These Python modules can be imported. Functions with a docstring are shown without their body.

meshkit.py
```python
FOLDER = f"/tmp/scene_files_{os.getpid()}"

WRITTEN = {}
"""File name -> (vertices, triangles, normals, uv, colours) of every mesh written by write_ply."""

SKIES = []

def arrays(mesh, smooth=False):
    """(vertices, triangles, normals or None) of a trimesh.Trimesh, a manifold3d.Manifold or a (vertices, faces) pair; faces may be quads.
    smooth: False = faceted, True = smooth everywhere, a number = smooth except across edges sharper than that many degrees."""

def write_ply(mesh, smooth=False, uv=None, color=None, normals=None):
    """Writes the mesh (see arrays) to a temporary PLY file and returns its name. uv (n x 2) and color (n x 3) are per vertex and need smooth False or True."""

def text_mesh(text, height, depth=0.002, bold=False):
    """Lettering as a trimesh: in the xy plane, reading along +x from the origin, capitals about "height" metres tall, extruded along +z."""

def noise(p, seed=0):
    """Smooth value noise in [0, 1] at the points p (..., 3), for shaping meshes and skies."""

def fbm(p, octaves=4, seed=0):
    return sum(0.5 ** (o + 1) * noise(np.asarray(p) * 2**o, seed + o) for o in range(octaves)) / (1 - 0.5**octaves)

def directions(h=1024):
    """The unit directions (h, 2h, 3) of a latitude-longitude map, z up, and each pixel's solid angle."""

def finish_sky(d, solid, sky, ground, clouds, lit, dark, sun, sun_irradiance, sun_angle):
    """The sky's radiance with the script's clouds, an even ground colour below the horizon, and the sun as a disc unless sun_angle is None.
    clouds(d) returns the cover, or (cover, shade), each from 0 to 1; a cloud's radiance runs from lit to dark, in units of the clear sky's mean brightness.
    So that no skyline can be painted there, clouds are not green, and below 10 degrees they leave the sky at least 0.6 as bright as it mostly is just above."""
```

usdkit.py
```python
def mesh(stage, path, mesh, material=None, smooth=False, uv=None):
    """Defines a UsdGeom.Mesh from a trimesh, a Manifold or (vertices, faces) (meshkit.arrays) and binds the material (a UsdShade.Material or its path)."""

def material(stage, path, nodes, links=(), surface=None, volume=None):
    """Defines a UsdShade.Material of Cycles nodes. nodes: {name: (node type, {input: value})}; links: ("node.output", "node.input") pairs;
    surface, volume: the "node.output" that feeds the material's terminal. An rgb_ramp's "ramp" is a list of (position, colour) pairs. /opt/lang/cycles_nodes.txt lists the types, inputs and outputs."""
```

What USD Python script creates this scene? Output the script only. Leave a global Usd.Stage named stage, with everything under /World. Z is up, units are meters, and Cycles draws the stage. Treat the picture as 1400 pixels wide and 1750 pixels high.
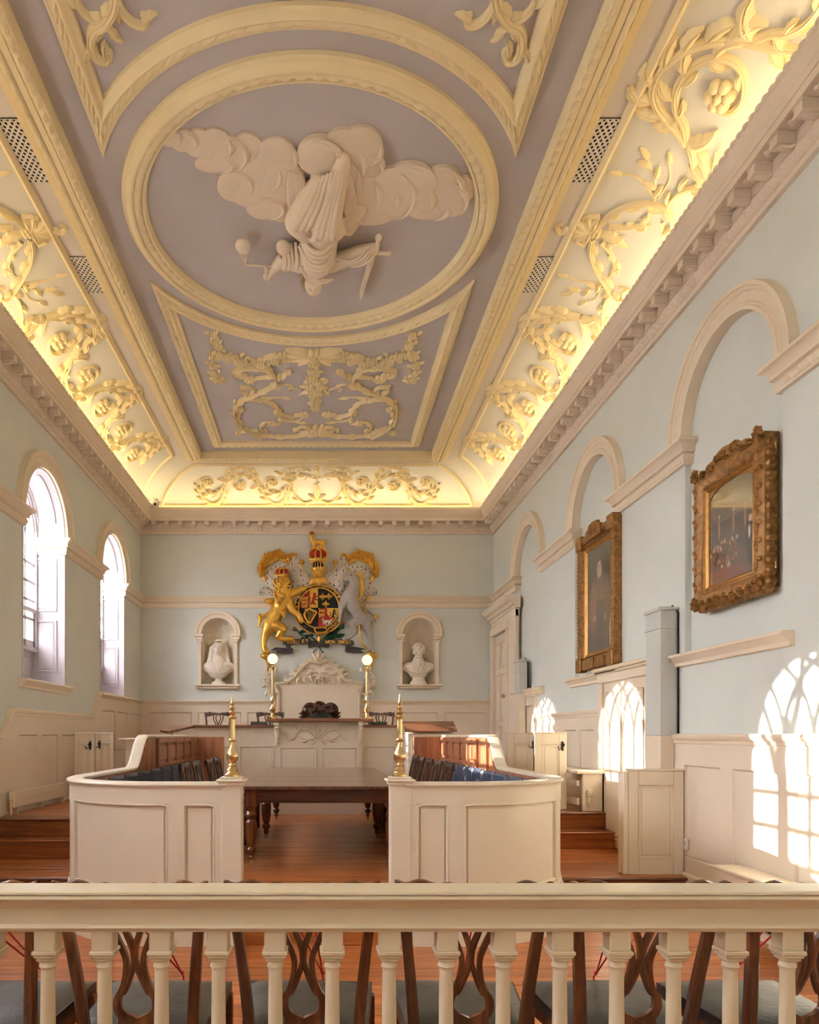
import math, numpy as np, trimesh, usdkit, meshkit
import manifold3d as m3
from scipy.spatial import Delaunay, cKDTree
from shapely.geometry import Polygon, Point, LineString
from shapely import affinity, ops
from pxr import Usd, UsdGeom, UsdLux, UsdShade, Sdf, Gf

# ------------------------------------------------------------------ stage, camera, sky, sun, cove lights, exposure
stage = Usd.Stage.CreateInMemory()
UsdGeom.SetStageUpAxis(stage, 'Z'); UsdGeom.SetStageMetersPerUnit(stage, 1.0)
UsdGeom.Xform.Define(stage, '/World'); UsdGeom.Scope.Define(stage, '/World/Looks')
PI = math.pi
F, PX, PY, EYE = 1225.0, 552.0, 1257.0, 1.42           # focal length and principal point in pixels of a 1400 x 1750 frame, eye height in metres
XL, XR, YB, YF, CX = -3.507, 3.28, 13.77, -0.42, -0.1135  # the room: left, right, back, front walls and its middle line
ZC, ZF, ZI, ZBEAM = 5.277, 6.30, 6.335, 6.19            # cornice foot, flat ceiling margin, inner ceiling, beam soffit
RC = 6.89                                                # middle of the ceiling roundel along y

cam = UsdGeom.Camera.Define(stage, '/World/Camera')
cam.CreateHorizontalApertureAttr(36.0); cam.CreateVerticalApertureAttr(45.0)
cam.CreateFocalLengthAttr(F / 1400 * 36)
cam.CreateHorizontalApertureOffsetAttr((700 - PX) / 1400 * 36)
cam.CreateVerticalApertureOffsetAttr((PY - 875) / 1400 * 36)
cam.CreateClippingRangeAttr((0.05, 500.0))
cam.AddTranslateOp().Set(Gf.Vec3d(0, 0, EYE)); cam.AddRotateXOp().Set(90.0)
cam.CreateExposureAttr(1.32)

SUN = np.array([7.3, -1.38, -2.75]); SUN /= np.linalg.norm(SUN)      # the way the low sun shines, in through the left windows

def aim(prim, d):
    """turns a light (which shines along its -z) towards d"""
    z = -np.asarray(d, float) / np.linalg.norm(d)
    x = np.cross([0, 1.0, 0] if abs(z[1]) < .9 else [1.0, 0, 0], z); x /= np.linalg.norm(x); y = np.cross(z, x)
    return x, y, z

def light_matrix(pos, d):
    x, y, z = aim(None, d)
    return Gf.Matrix4d(*x, 0, *y, 0, *z, 0, *map(float, pos), 1)

sun = UsdLux.DistantLight.Define(stage, '/World/Sun')
sun.CreateIntensityAttr(1.9); sun.CreateColorAttr(Gf.Vec3f(1.0, .93, .82)); sun.CreateAngleAttr(0.3); sun.CreateNormalizeAttr(True)
sun.AddTransformOp().Set(light_matrix((0, 0, 0), SUN))

dome = UsdLux.DomeLight.Define(stage, '/World/Sky')
dome.CreateIntensityAttr(1.0); dome.CreateColorAttr(Gf.Vec3f(4.0, 3.85, 4.2))

def rect_light(name, pos, d, w, h, color, power):
    l = UsdLux.RectLight.Define(stage, '/World/' + name)
    l.CreateWidthAttr(w); l.CreateHeightAttr(h); l.CreateColorAttr(Gf.Vec3f(*color)); l.CreateIntensityAttr(power)
    sh = UsdLux.ShapingAPI.Apply(l.GetPrim()); sh.CreateShapingConeAngleAttr(55.0); sh.CreateShapingConeSoftnessAttr(.5)
    l.AddTransformOp().Set(light_matrix(pos, d))
    return l
COVE = (1.0, .84, .53); COVE_P = 7.0
# the strips that lie in the trough behind the cornice (rect: width along x, height along y of the light's own frame)
TRZ = 5.67
rect_light('cove_strip_left', (XL + .21, (YB + YF) / 2, TRZ), (1, 0, .6), .07, YB - YF - .6, COVE, COVE_P)
rect_light('cove_strip_right', (XR - .21, (YB + YF) / 2, TRZ), (-1, 0, .6), .07, YB - YF - .6, COVE, COVE_P)
rect_light('cove_strip_back', (CX, YB - .21, TRZ), (0, -1, .6), XR - XL - .6, .07, COVE, COVE_P)
rect_light('cove_strip_front', (CX, YF + .21, TRZ), (0, 1, .6), XR - XL - .6, .07, COVE, COVE_P)

# ------------------------------------------------------------------ helpers: meshes are (vertices, triangles)
def cat(*ms):
    ms = [m for m in ms if m is not None and len(m[0])]
    if not ms: return np.zeros((0, 3)), np.zeros((0, 3), int)
    off = np.cumsum([0] + [len(m[0]) for m in ms])
    return np.vstack([m[0] for m in ms]), np.vstack([m[1] + o for m, o in zip(ms, off)])

def mv(m, t=(0, 0, 0), rz=0.0, s=1.0, rx=0.0, ry=0.0):
    v = m[0] * s
    for ax, a in ((0, rx), (1, ry), (2, rz)):
        if a:
            c, n = math.cos(a), math.sin(a); i, j = [(1, 2), (2, 0), (0, 1)][ax]
            w = v.copy(); w[:, i] = c * v[:, i] - n * v[:, j]; w[:, j] = n * v[:, i] + c * v[:, j]; v = w
    return v + np.asarray(t, float), m[1]

def mapped(m, fn, flip=False):
    """sends every vertex through fn(x, y, z) -> (x, y, z)"""
    v = np.stack(np.broadcast_arrays(*fn(m[0][:, 0], m[0][:, 1], m[0][:, 2])), 1)
    return v, (m[1][:, ::-1] if flip else m[1])

def mirror(m, cx):
    v = m[0].copy(); v[:, 0] = 2 * cx - v[:, 0]
    return v, m[1][:, ::-1]

def box(x0, x1, y0, y1, z0, z1, b=0.0):
    x0, x1 = min(x0, x1), max(x0, x1); y0, y1 = min(y0, y1), max(y0, y1); z0, z1 = min(z0, z1), max(z0, z1)
    if b <= 0:
        m = trimesh.creation.box(bounds=[[x0, y0, z0], [x1, y1, z1]])
        return np.array(m.vertices), np.array(m.faces)
    b = min(b, .45 * min(x1 - x0, y1 - y0, z1 - z0)); p = []
    for x, sx in ((x0, 1), (x1, -1)):
        for y, sy in ((y0, 1), (y1, -1)):
            for z, sz in ((z0, 1), (z1, -1)):
                p += [(x + sx * b, y + sy * b, z), (x + sx * b, y, z + sz * b), (x, y + sy * b, z + sz * b)]
    return man(m3.Manifold.hull_points(np.array(p, float)))

def man(m):
    g = m.to_mesh(); return np.array(g.vert_properties[:, :3], float), np.array(g.tri_verts, int)

def to_man(m):
    return m3.Manifold(m3.Mesh(vert_properties=np.asarray(m[0], np.float32), tri_verts=np.asarray(m[1], np.uint32)))

def extrude(poly, h0, h1):
    """a shapely polygon in (x, y), from z = h0 to h1"""
    out = []
    for g in getattr(poly, 'geoms', [poly]):
        if g.is_empty or g.area < 1e-9: continue
        t = trimesh.creation.extrude_polygon(g, h1 - h0, engine='earcut'); out.append((np.array(t.vertices) + [0, 0, h0], np.array(t.faces)))
    return cat(*out)

def grid_faces(n, k, closed_n=False, closed_k=False):
    i, j = np.meshgrid(np.arange(n if closed_n else n - 1), np.arange(k if closed_k else k - 1), indexing='ij')
    a, b = i * k + j, ((i + 1) % n) * k + j; c, d = ((i + 1) % n) * k + (j + 1) % k, i * k + (j + 1) % k
    return np.vstack([np.stack([a, b, c], -1).reshape(-1, 3), np.stack([a, c, d], -1).reshape(-1, 3)])

def lathe(prof, n=24, cx=0, cy=0):
    """prof: (r, z) from bottom to top, round the z axis"""
    p = np.array(prof, float); a = np.arange(n) * 2 * PI / n
    v = np.stack([np.outer(np.cos(a), p[:, 0]) + cx, np.outer(np.sin(a), p[:, 0]) + cy, np.broadcast_to(p[:, 1], (n, len(p)))], -1).reshape(-1, 3)
    return v, grid_faces(n, len(p), closed_n=True)

def resample(pts, step, closed=False):
    p = np.array(pts, float)
    if closed: p = np.vstack([p, p[:1]])
    d = np.r_[0, np.cumsum(np.linalg.norm(np.diff(p, axis=0), axis=1))]
    n = max(2, int(math.ceil(d[-1] / step)) + 1); s = np.linspace(0, d[-1], n)
    q = np.stack([np.interp(s, d, p[:, k]) for k in range(p.shape[1])], 1)
    return q[:-1] if closed else q

def spline(pts, n=24):
    """Catmull-Rom curve through the points, n points per span"""
    p = np.array(pts, float); p = np.vstack([2 * p[0] - p[1], p, 2 * p[-1] - p[-2]]); out = []
    for i in range(1, len(p) - 2):
        t = np.linspace(0, 1, n, endpoint=False)[:, None]; a, b, c, d = p[i - 1:i + 3]
        out.append(.5 * (2 * b + (c - a) * t + (2 * a - 5 * b + 4 * c - d) * t**2 + (3 * b - a - 3 * c + d) * t**3))
    return np.vstack(out + [p[-2][None]])

def sweep(path, prof, closed=False, carve=None, cap=True):
    """a moulding: path (n, 2) in a plane, prof (k, 2) = (offset to the left of the path, height over the plane), mitred.
    carve(s, k) -> (n, k) heights added; returns vertices (a, b, h)"""
    p, q = np.array(path, float), np.array(prof, float); n = len(p)
    t = (np.roll(p, -1, 0) - p) if closed else np.diff(p, axis=0)
    t = t / np.linalg.norm(t, axis=1, keepdims=True)
    tin, tout = (np.roll(t, 1, 0), t) if closed else (np.vstack([t[:1], t]), np.vstack([t, t[-1:]]))
    nin, nout = np.stack([-tin[:, 1], tin[:, 0]], 1), np.stack([-tout[:, 1], tout[:, 0]], 1)
    m = nin + nout; m = m / np.maximum((m * nin).sum(1, keepdims=True), .2)
    s = np.r_[0, np.cumsum(np.linalg.norm(np.diff(p, axis=0), axis=1))]
    ab = p[:, None] + m[:, None] * q[None, :, :1]
    h = np.broadcast_to(q[:, 1], (n, len(q))).copy()
    if carve is not None: h = h + carve(s[:, None], np.arange(len(q))[None])
    v = np.concatenate([ab, h[..., None]], -1).reshape(-1, 3); f = grid_faces(n, len(q), closed_n=closed)
    if cap and not closed:
        k = len(q); tri = np.array(_ear(q)); f = np.vstack([f, tri, tri[:, ::-1] + (n - 1) * k]) if len(tri) else f
    return v, f

def _ear(q):
    import mapbox_earcut as me
    try: return me.triangulate_float64(np.asarray(q, np.float64), np.array([len(q)], np.uint32)).reshape(-1, 3).astype(int)
    except Exception: return np.zeros((0, 3), int)

def tube(path, r, sides=8, flat=1.0, up=None, cap=True):
    """a round rod along a 3-D polyline, radius r (number or per point)"""
    p = np.array(path, float); n = len(p); r = np.broadcast_to(np.asarray(r, float), (n,))
    t = np.gradient(p, axis=0); t /= np.linalg.norm(t, axis=1, keepdims=True) + 1e-12
    ref = np.array(up if up is not None else ([0, 0, 1.0] if abs(t[:, 2]).mean() < .8 else [1.0, 0, 0]), float)
    a = np.cross(t, ref); a /= np.linalg.norm(a, axis=1, keepdims=True) + 1e-9; b = np.cross(a, t)
    th = np.arange(sides) * 2 * PI / sides
    v = p[:, None] + r[:, None, None] * (np.cos(th)[None, :, None] * a[:, None] + flat * np.sin(th)[None, :, None] * b[:, None])
    f = grid_faces(n, sides, closed_k=True); v = v.reshape(-1, 3)
    if cap:
        v = np.vstack([v, p[:1], p[-1:]]); k = np.arange(sides); k2 = (k + 1) % sides; o = (n - 1) * sides
        f = np.vstack([f, np.stack([k2, k, np.full(sides, n * sides)], 1), np.stack([k + o, k2 + o, np.full(sides, n * sides + 1)], 1)])
    return v, f[:, ::-1]

def ball(c, r, n=2, s=(1, 1, 1)):
    m = trimesh.creation.icosphere(n, 1.0); return np.array(m.vertices) * np.asarray(s) * r + np.asarray(c, float), np.array(m.faces)

def limbs(chains, edge=.02, it=8, flat=None):
    """one continuous body: chains of (x, y, z, r) joints, each bone the hull of the spheres at its two ends, all joined and smoothed"""
    parts = []
    for ch in chains:
        sp = [m3.Manifold.sphere(c[3], 14).translate((c[0], c[1], c[2])) for c in ch]
        if len(sp) == 1: parts.append(sp[0])
        for a, b in zip(sp[:-1], sp[1:]): parts.append(m3.Manifold.batch_hull([a, b]))
    u = m3.Manifold.batch_boolean(parts, m3.OpType.Add).refine_to_length(edge)
    v, f = man(u)
    t = trimesh.Trimesh(v, f, process=True)
    if it: trimesh.smoothing.filter_taubin(t, iterations=it)
    return np.array(t.vertices), np.array(t.faces)

def dome(poly, h, step, edge=0.0, power=.5, full=None, ridge=None):
    """a carved relief: a polygon swollen over its plane, (x, y, height); rises from `edge` at the outline to h"""
    poly = poly.buffer(0)
    out = []
    for g in getattr(poly, 'geoms', [poly]):
        if g.area < step * step: continue
        b = resample(np.array(g.exterior.coords)[:-1], step, True)
        rings = [b] + [resample(np.array(i.coords)[:-1], step, True) for i in g.interiors]
        bd = np.vstack(rings); x0, y0, x1, y1 = g.bounds
        X, Y = np.meshgrid(np.arange(x0, x1, step), np.arange(y0, y1, step * .866)); X = X + (np.arange(len(X)) % 2)[:, None] * step / 2
        q = np.stack([X.ravel(), Y.ravel()], 1)
        import shapely
        q = q[shapely.contains_xy(g.buffer(-.45 * step), q[:, 0], q[:, 1])] if len(q) else q
        p = np.vstack([bd, q]); tri = Delaunay(p).simplices; c = p[tri].mean(1)
        tri = tri[shapely.contains_xy(g, c[:, 0], c[:, 1])]
        d = np.zeros(len(p))
        if len(q): d[len(bd):] = cKDTree(bd).query(q)[0]
        m = full or max(d.max(), step)
        z = edge + (h - edge) * np.clip(d / m, 0, 1) ** power
        if ridge is not None: z = z + ridge(p[:, 0], p[:, 1]) * np.clip(d / m * 3, 0, 1)
        k = len(p); v = np.vstack([np.c_[p, z], np.c_[bd, np.full(len(bd), -.004)]]); f = [tri]
        o = 0
        for r in rings:
            i = np.arange(len(r)) + o; j = (np.arange(len(r)) + 1) % len(r) + o
            f += [np.stack([i, i + k, j + k], 1), np.stack([i, j + k, j], 1)]; o += len(r)
        out.append((v, np.vstack(f)))
    return cat(*out)

# ------------------------------------------------------------------ helpers: prims
_used, ORG = {}, {'/World': np.zeros(3)}
def _name(parent, name):
    k = (parent, name); n = _used.get(k, 0); _used[k] = n + 1
    return f'{parent}/{name}' if n == 0 else f'{parent}/{name}_{n:03d}'
def _tag(prim, label=None, cat_=None, group=None, kind=None):
    for k, v in (('label', label), ('category', cat_), ('group', group), ('kind', kind)):
        if v: prim.SetCustomDataByKey(k, v)
def thing(name, label, cat_, loc=(0, 0, 0), rz=0.0, group=None, kind=None):
    p = _name('/World', name); x = UsdGeom.Xform.Define(stage, p)
    x.AddTranslateOp().Set(Gf.Vec3d(*map(float, loc)))
    if rz: x.AddRotateZOp().Set(math.degrees(rz))
    _tag(x.GetPrim(), label, cat_, group, kind); ORG[p] = np.array(loc, float)
    return p
def part(parent, name, m, mat, smooth=False, label=None, kind=None, local=False):
    """a Mesh under parent (a thing or a part); vertices in world coordinates unless local"""
    p = _name(parent, name); o = ORG[parent]
    v = m[0] if local else m[0] - o
    usdkit.mesh(stage, p, (v, m[1]), MAT[mat], smooth=smooth)
    ORG[p] = o
    _tag(stage.GetPrimAtPath(p), label, None, None, kind)
    return p
def solo(name, m, mat, label, cat_, smooth=False, group=None, kind=None):
    p = _name('/World', name); c = m[0].mean(0); c[2] = m[0][:, 2].min()
    usdkit.mesh(stage, p, (m[0] - c, m[1]), MAT[mat], smooth=smooth)
    UsdGeom.Xformable(stage.GetPrimAtPath(p)).AddTranslateOp().Set(Gf.Vec3d(*map(float, c))); ORG[p] = c
    _tag(stage.GetPrimAtPath(p), label, cat_, group, kind)
    return p
def copy_of(src, label, loc, rz=0.0, group=None, sx=None):
    base = src.rsplit('/', 1)[1]; was = stage.GetPrimAtPath(src).GetCustomData()
    p = _name('/World', base); x = UsdGeom.Xform.Define(stage, p); pr = x.GetPrim()
    pr.GetReferences().AddInternalReference(src)
    x.ClearXformOpOrder()
    ops_ = [x.GetPrim().GetAttribute('xformOp:translate')]
    x.AddTranslateOp().Set(Gf.Vec3d(*map(float, loc))) if not ops_[0] else (ops_[0].Set(Gf.Vec3d(*map(float, loc))), x.SetXformOpOrder([UsdGeom.XformOp(ops_[0])]))
    r = x.GetPrim().GetAttribute('xformOp:rotateZ')
    if r: r.Set(math.degrees(rz)); x.SetXformOpOrder([UsdGeom.XformOp(ops_[0]), UsdGeom.XformOp(r)])
    elif rz: x.AddRotateZOp().Set(math.degrees(rz))
    pr.SetInstanceable(True); _tag(pr, label, was.get('category'), group or was.get('group')); ORG[p] = np.array(loc, float)
    return p

def on_wall(side):
    """(a, b, h): along the wall, up, out into the room -> world"""
    if side == 'right': return lambda a, b, h: (XR - h, a, b)
    if side == 'left': return lambda a, b, h: (XL + h, a, b)
    if side == 'back': return lambda a, b, h: (a, YB - h, b)
    return lambda a, b, h: (a, YF + h, b)

def px(x, y, Y):
    """a point of the place at distance Y"""
    return np.array([(x - PX) * Y / F, Y, EYE + (PY - y) * Y / F])

def rings(fn, prof, carve=None, s=None):
    """a closed moulding whose run at every offset d is given by fn(d) -> (n, 2): no overlaps in the mitres"""
    q = np.array(prof, float); P = np.stack([fn(d) for d in q[:, 0]], 1); n = len(P)
    h = np.broadcast_to(q[:, 1], (n, len(q))).copy()
    if carve is not None:
        m = P[:, 0]; L = np.r_[0, np.cumsum(np.linalg.norm(np.diff(m, axis=0), axis=1))]
        h = h + carve(L[:, None], np.arange(len(q))[None])
    return np.concatenate([P, h[..., None]], -1).reshape(-1, 3), grid_faces(n, len(q), closed_n=True)

# ------------------------------------------------------------------ materials
MAT = {}
def lin(c): return tuple((x / 12.92 if x <= .04045 else ((x + .055) / 1.055) ** 2.4) for x in c)
def hexc(h): return lin([int(h[i:i + 2], 16) / 255 for i in (0, 2, 4)])
def paint(name, col, rough=.5, var=.06, scale=3.0, bump=.04, metal=0.0, coat=0.0, spec=.4, bscale=60.0):
    a, b = tuple(c * (1 - var) for c in col), tuple(min(1, c * (1 + var)) for c in col)
    n = {'tc': ('texture_coordinate', {}), 'no': ('noise_texture', {'scale': scale, 'detail': 4.0, 'roughness': .6}),
         'ra': ('rgb_ramp', {'ramp': [(.3, a), (.7, b)]}),
         'nb': ('noise_texture', {'scale': bscale, 'detail': 3.0}), 'bu': ('bump', {'strength': bump, 'distance': .01}),
         'p': ('principled_bsdf', {'roughness': rough, 'metallic': metal, 'coat_weight': coat, 'coat_roughness': .12, 'specular_ior_level': spec})}
    l = [('tc.object', 'no.vector'), ('no.fac', 'ra.fac'), ('ra.color', 'p.base_color'), ('tc.object', 'nb.vector'), ('nb.fac', 'bu.height'), ('bu.normal', 'p.normal')]
    MAT[name] = usdkit.material(stage, '/World/Looks/' + name, n, l, surface='p.BSDF')
def wood(name, dark, mid, light, axis=0, scale=1.0, rough=.35, coat=.3, spec=.5):
    st = [14.0, 14.0, 14.0]; st[axis] = 1.1
    n = {'tc': ('texture_coordinate', {}), 'oi': ('object_info', {}), 'ad': ('vector_math', {'math_type': 'add'}), 'mu': ('vector_math', {'math_type': 'scale', 'scale': 37.0}),
         'cv': ('combine_xyz', {}), 'ma': ('mapping', {'mapping_type': 'point', 'scale': tuple(s * scale for s in st)}),
         'no': ('noise_texture', {'scale': 1.6, 'detail': 6.0, 'roughness': .62, 'distortion': .6}),
         'ra': ('rgb_ramp', {'ramp': [(.25, dark), (.5, mid), (.72, light)]}),
         'hs': ('hsv', {}), 'mr': ('map_range', {'from_min': 0.0, 'from_max': 1.0, 'to_min': .82, 'to_max': 1.15}),
         'bu': ('bump', {'strength': .08, 'distance': .004}),
         'p': ('principled_bsdf', {'roughness': rough, 'coat_weight': coat, 'coat_roughness': .15, 'specular_ior_level': spec})}
    l = [('oi.random', 'cv.x'), ('oi.random', 'cv.y'), ('cv.vector', 'mu.vector1'), ('tc.object', 'ad.vector1'), ('mu.vector', 'ad.vector2'), ('ad.vector', 'ma.vector'), ('ma.vector', 'no.vector'),
         ('no.fac', 'ra.fac'), ('ra.color', 'hs.color'), ('oi.random', 'mr.value'), ('mr.result', 'hs.value'), ('hs.color', 'p.base_color'), ('no.fac', 'bu.height'), ('bu.normal', 'p.normal')]
    MAT[name] = usdkit.material(stage, '/World/Looks/' + name, n, l, surface='p.BSDF')

paint('wall_blue', hexc('dfe3dc'), .75, .035, 1.2, .06)
paint('wall_cream', hexc('eddfc8'), .45, .02, 2.0, .02)
paint('trim_cream', hexc('f0e1c8'), .5, .03, 3.0, .05)
paint('cornice_cream', hexc('ecdcc6'), .55, .03, 3.0, .06)
paint('plaster_relief', hexc('fae7b6'), .6, .03, 5.0, .08)
paint('cove_plaster', hexc('dcd7c8'), .7, .02, 2.0, .05)
paint('ceiling_grey', hexc('cbc2bb'), .75, .045, 1.6, .10)
paint('ceiling_margin', hexc('e6ddcf'), .7, .03, 1.6, .06)
paint('cloud_plaster', hexc('efdcc0'), .7, .03, 4.0, .06)
paint('reveal_white', hexc('cfc7ca'), .5, .015, 2.0, .02)
paint('pew_cream', hexc('ecdfc8'), .38, .02, 2.0, .02)
paint('rail_cream', hexc('dccaa8'), .32, .03, 2.5, .03)
paint('white_plastic', hexc('eeeae4'), .4, .01, 3.0, .0)
paint('marble_bust', hexc('efe4d2'), .45, .05, 9.0, .03)
paint('niche_stone', hexc('e6d8c0'), .8, .06, 6.0, .08)
paint('gold', (.82, .50, .10), .36, .18, 14.0, .15, metal=.75)
paint('gilt_frame', (.36, .185, .060), .42, .45, 22.0, .3, metal=.45)
paint('gilt_bright', (.52, .27, .075), .36, .2, 14.0, .15, metal=.8)
paint('gilt_dark', (.22, .115, .035), .5, .35, 18.0, .25, metal=.5)
paint('brass', (.78, .58, .29), .24, .10, 10.0, .03, metal=1.0)
paint('silver_grey', hexc('b9b2ac'), .45, .08, 10.0, .08)
paint('heraldic_white', hexc('e6ddd0'), .5, .05, 8.0, .05)
paint('heraldic_red', (.42, .025, .02), .4, .1, 10.0, .04)
paint('heraldic_black', (.014, .014, .018), .4, .1, 10.0, .03)
paint('heraldic_green', (.015, .075, .045), .5, .15, 10.0, .05)
paint('ribbon_grey', (.065, .06, .065), .5, .1, 8.0, .04)
paint('iron_black', (.012, .012, .012), .45, .1, 8.0, .03)
paint('dark_void', (.012, .009, .007), .9, .1, 8.0, .0)
paint('leather_grey', (.066, .064, .054), .36, .45, 9.0, .22, spec=.5, bscale=60.0)
paint('leather_edge', (.012, .011, .012), .35, .2, 8.0, .06, spec=.5)
paint('leather_blue', (.060, .082, .135), .42, .12, 8.0, .06)
paint('cord_red', (.62, .01, .015), .6, .05, 20.0, .0)
paint('pipe_grey', hexc('d3d4cc'), .5, .02, 2.0, .02)
paint('neighbour_render', hexc('d6d3cf'), .8, .05, 1.0, .1)
paint('grass', (.05, .10, .03), .9, .4, 1.5, .2)
paint('foliage', (.03, .06, .02), .8, .4, 2.0, .2)
wood('floor_wood', (.28, .076, .018), (.52, .160, .040), (.66, .25, .076), 0, .8, .33, .25)
wood('floor_dark', (.075, .025, .010), (.17, .060, .020), (.27, .105, .038), 0, .8, .33, .25)
wood('step_wood', (.10, .027, .010), (.36, .105, .026), (.55, .19, .052), 0, .7, .35, .25)
wood('mahogany_x', (.040, .010, .005), (.105, .028, .010), (.18, .055, .020), 0, .8, .22, .5)
wood('mahogany_y', (.075, .026, .014), (.16, .065, .034), (.24, .105, .055), 1, .8, .2, .6)
wood('mahogany_z', (.060, .014, .006), (.15, .042, .013), (.25, .080, .028), 2, .8, .24, .5)
wood('ledge_wood', (.14, .045, .018), (.27, .10, .045), (.38, .16, .08), 0, .9, .3, .4)
wood('oak_panel', (.25, .088, .038), (.45, .175, .078), (.60, .27, .135), 2, .8, .38, .25)
wood('chair_wood', (.022, .008, .005), (.062, .022, .011), (.14, .050, .022), 2, 1.0, .3, .35)
wood('chair_dark', (.030, .012, .009), (.085, .038, .026), (.16, .078, .052), 2, 1.0, .3, .35)
wood('fore_chair_wood', (.030, .008, .0035), (.105, .030, .010), (.26, .082, .026), 2, 1.0, .26, .5)
MAT['globe_light'] = usdkit.material(stage, '/World/Looks/globe_light', {'e': ('emission', {'color': (1.0, .72, .36), 'strength': .95})}, [], surface='e.emission')
MAT['window_glass'] = usdkit.material(stage, '/World/Looks/window_glass', {'t': ('transparent_bsdf', {'color': (.95, .97, .98)}), 'g': ('glossy_bsdf', {'color': (1, 1, 1), 'roughness': .02}), 'w': ('layer_weight', {'blend': .5}), 'f': ('math', {'math_type': 'power', 'value2': 4.0}), 'k': ('math', {'math_type': 'multiply_add', 'value2': .8, 'value3': .04}),
    'm': ('mix_closure', {})}, [('w.facing', 'f.value1'), ('f.value', 'k.value1'), ('k.value', 'm.fac'), ('t.BSDF', 'm.closure1'), ('g.BSDF', 'm.closure2')], surface='m.closure')
MAT['canvas'] = usdkit.material(stage, '/World/Looks/canvas', {'a': ('attribute', {'attribute': 'displayColor'}), 'p': ('principled_bsdf', {'roughness': .5, 'coat_weight': 1.0, 'coat_roughness': .04, 'coat_ior': 2.3})},
    [('a.color', 'p.base_color')], surface='p.BSDF')

# ------------------------------------------------------------------ the setting
SP, RIN = 4.08, .68                        # springing height and inner radius of every arch
BAYS_R, BAYS_L = [11.43, 8.63, 5.80, 2.98, .2], [11.95, 9.05, 6.15, 3.25, .40]
SILL = 2.06
Z1, Z2, Z3 = .17, .55, .87                  # platform, raised side floors, dais
PLAT = 6.33                                 # front edge of the platform beside the pews
def struct(name, label, cat_): return thing(name, label, cat_, kind='structure')
def arch_poly(yc, r, z0, n=80):
    t = np.linspace(0, PI, n); return Polygon([(yc - r, z0), (yc + r, z0)] + [(yc + r * math.cos(a), SP + r * math.sin(a)) for a in t])
def arch_path(yc, r, z0, n=40):
    t = np.linspace(PI, 0, n); p = [(yc + r * math.cos(a), SP + r * math.sin(a)) for a in t]
    return ([(yc - r, z0)] if z0 < SP else []) + p + ([(yc + r, z0)] if z0 < SP else [])
def slab(poly, side, h0, h1): return mapped(extrude(poly, h0, h1), on_wall(side))
def rect(a0, a1, b0, b1): return Polygon([(a0, b0), (a1, b0), (a1, b1), (a0, b1)])
def leafy(amp, period, ks, sharp=1.0):
    """a carved leaf band: the named profile points rise and fall along the moulding"""
    def f(s, k):
        on = np.isin(k, ks); ph = (s / period + .13 * k) % 1.0
        return np.where(on, amp * (np.abs(np.sin(PI * ph)) ** sharp * 1.4 - .7), 0)
    return f

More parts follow.
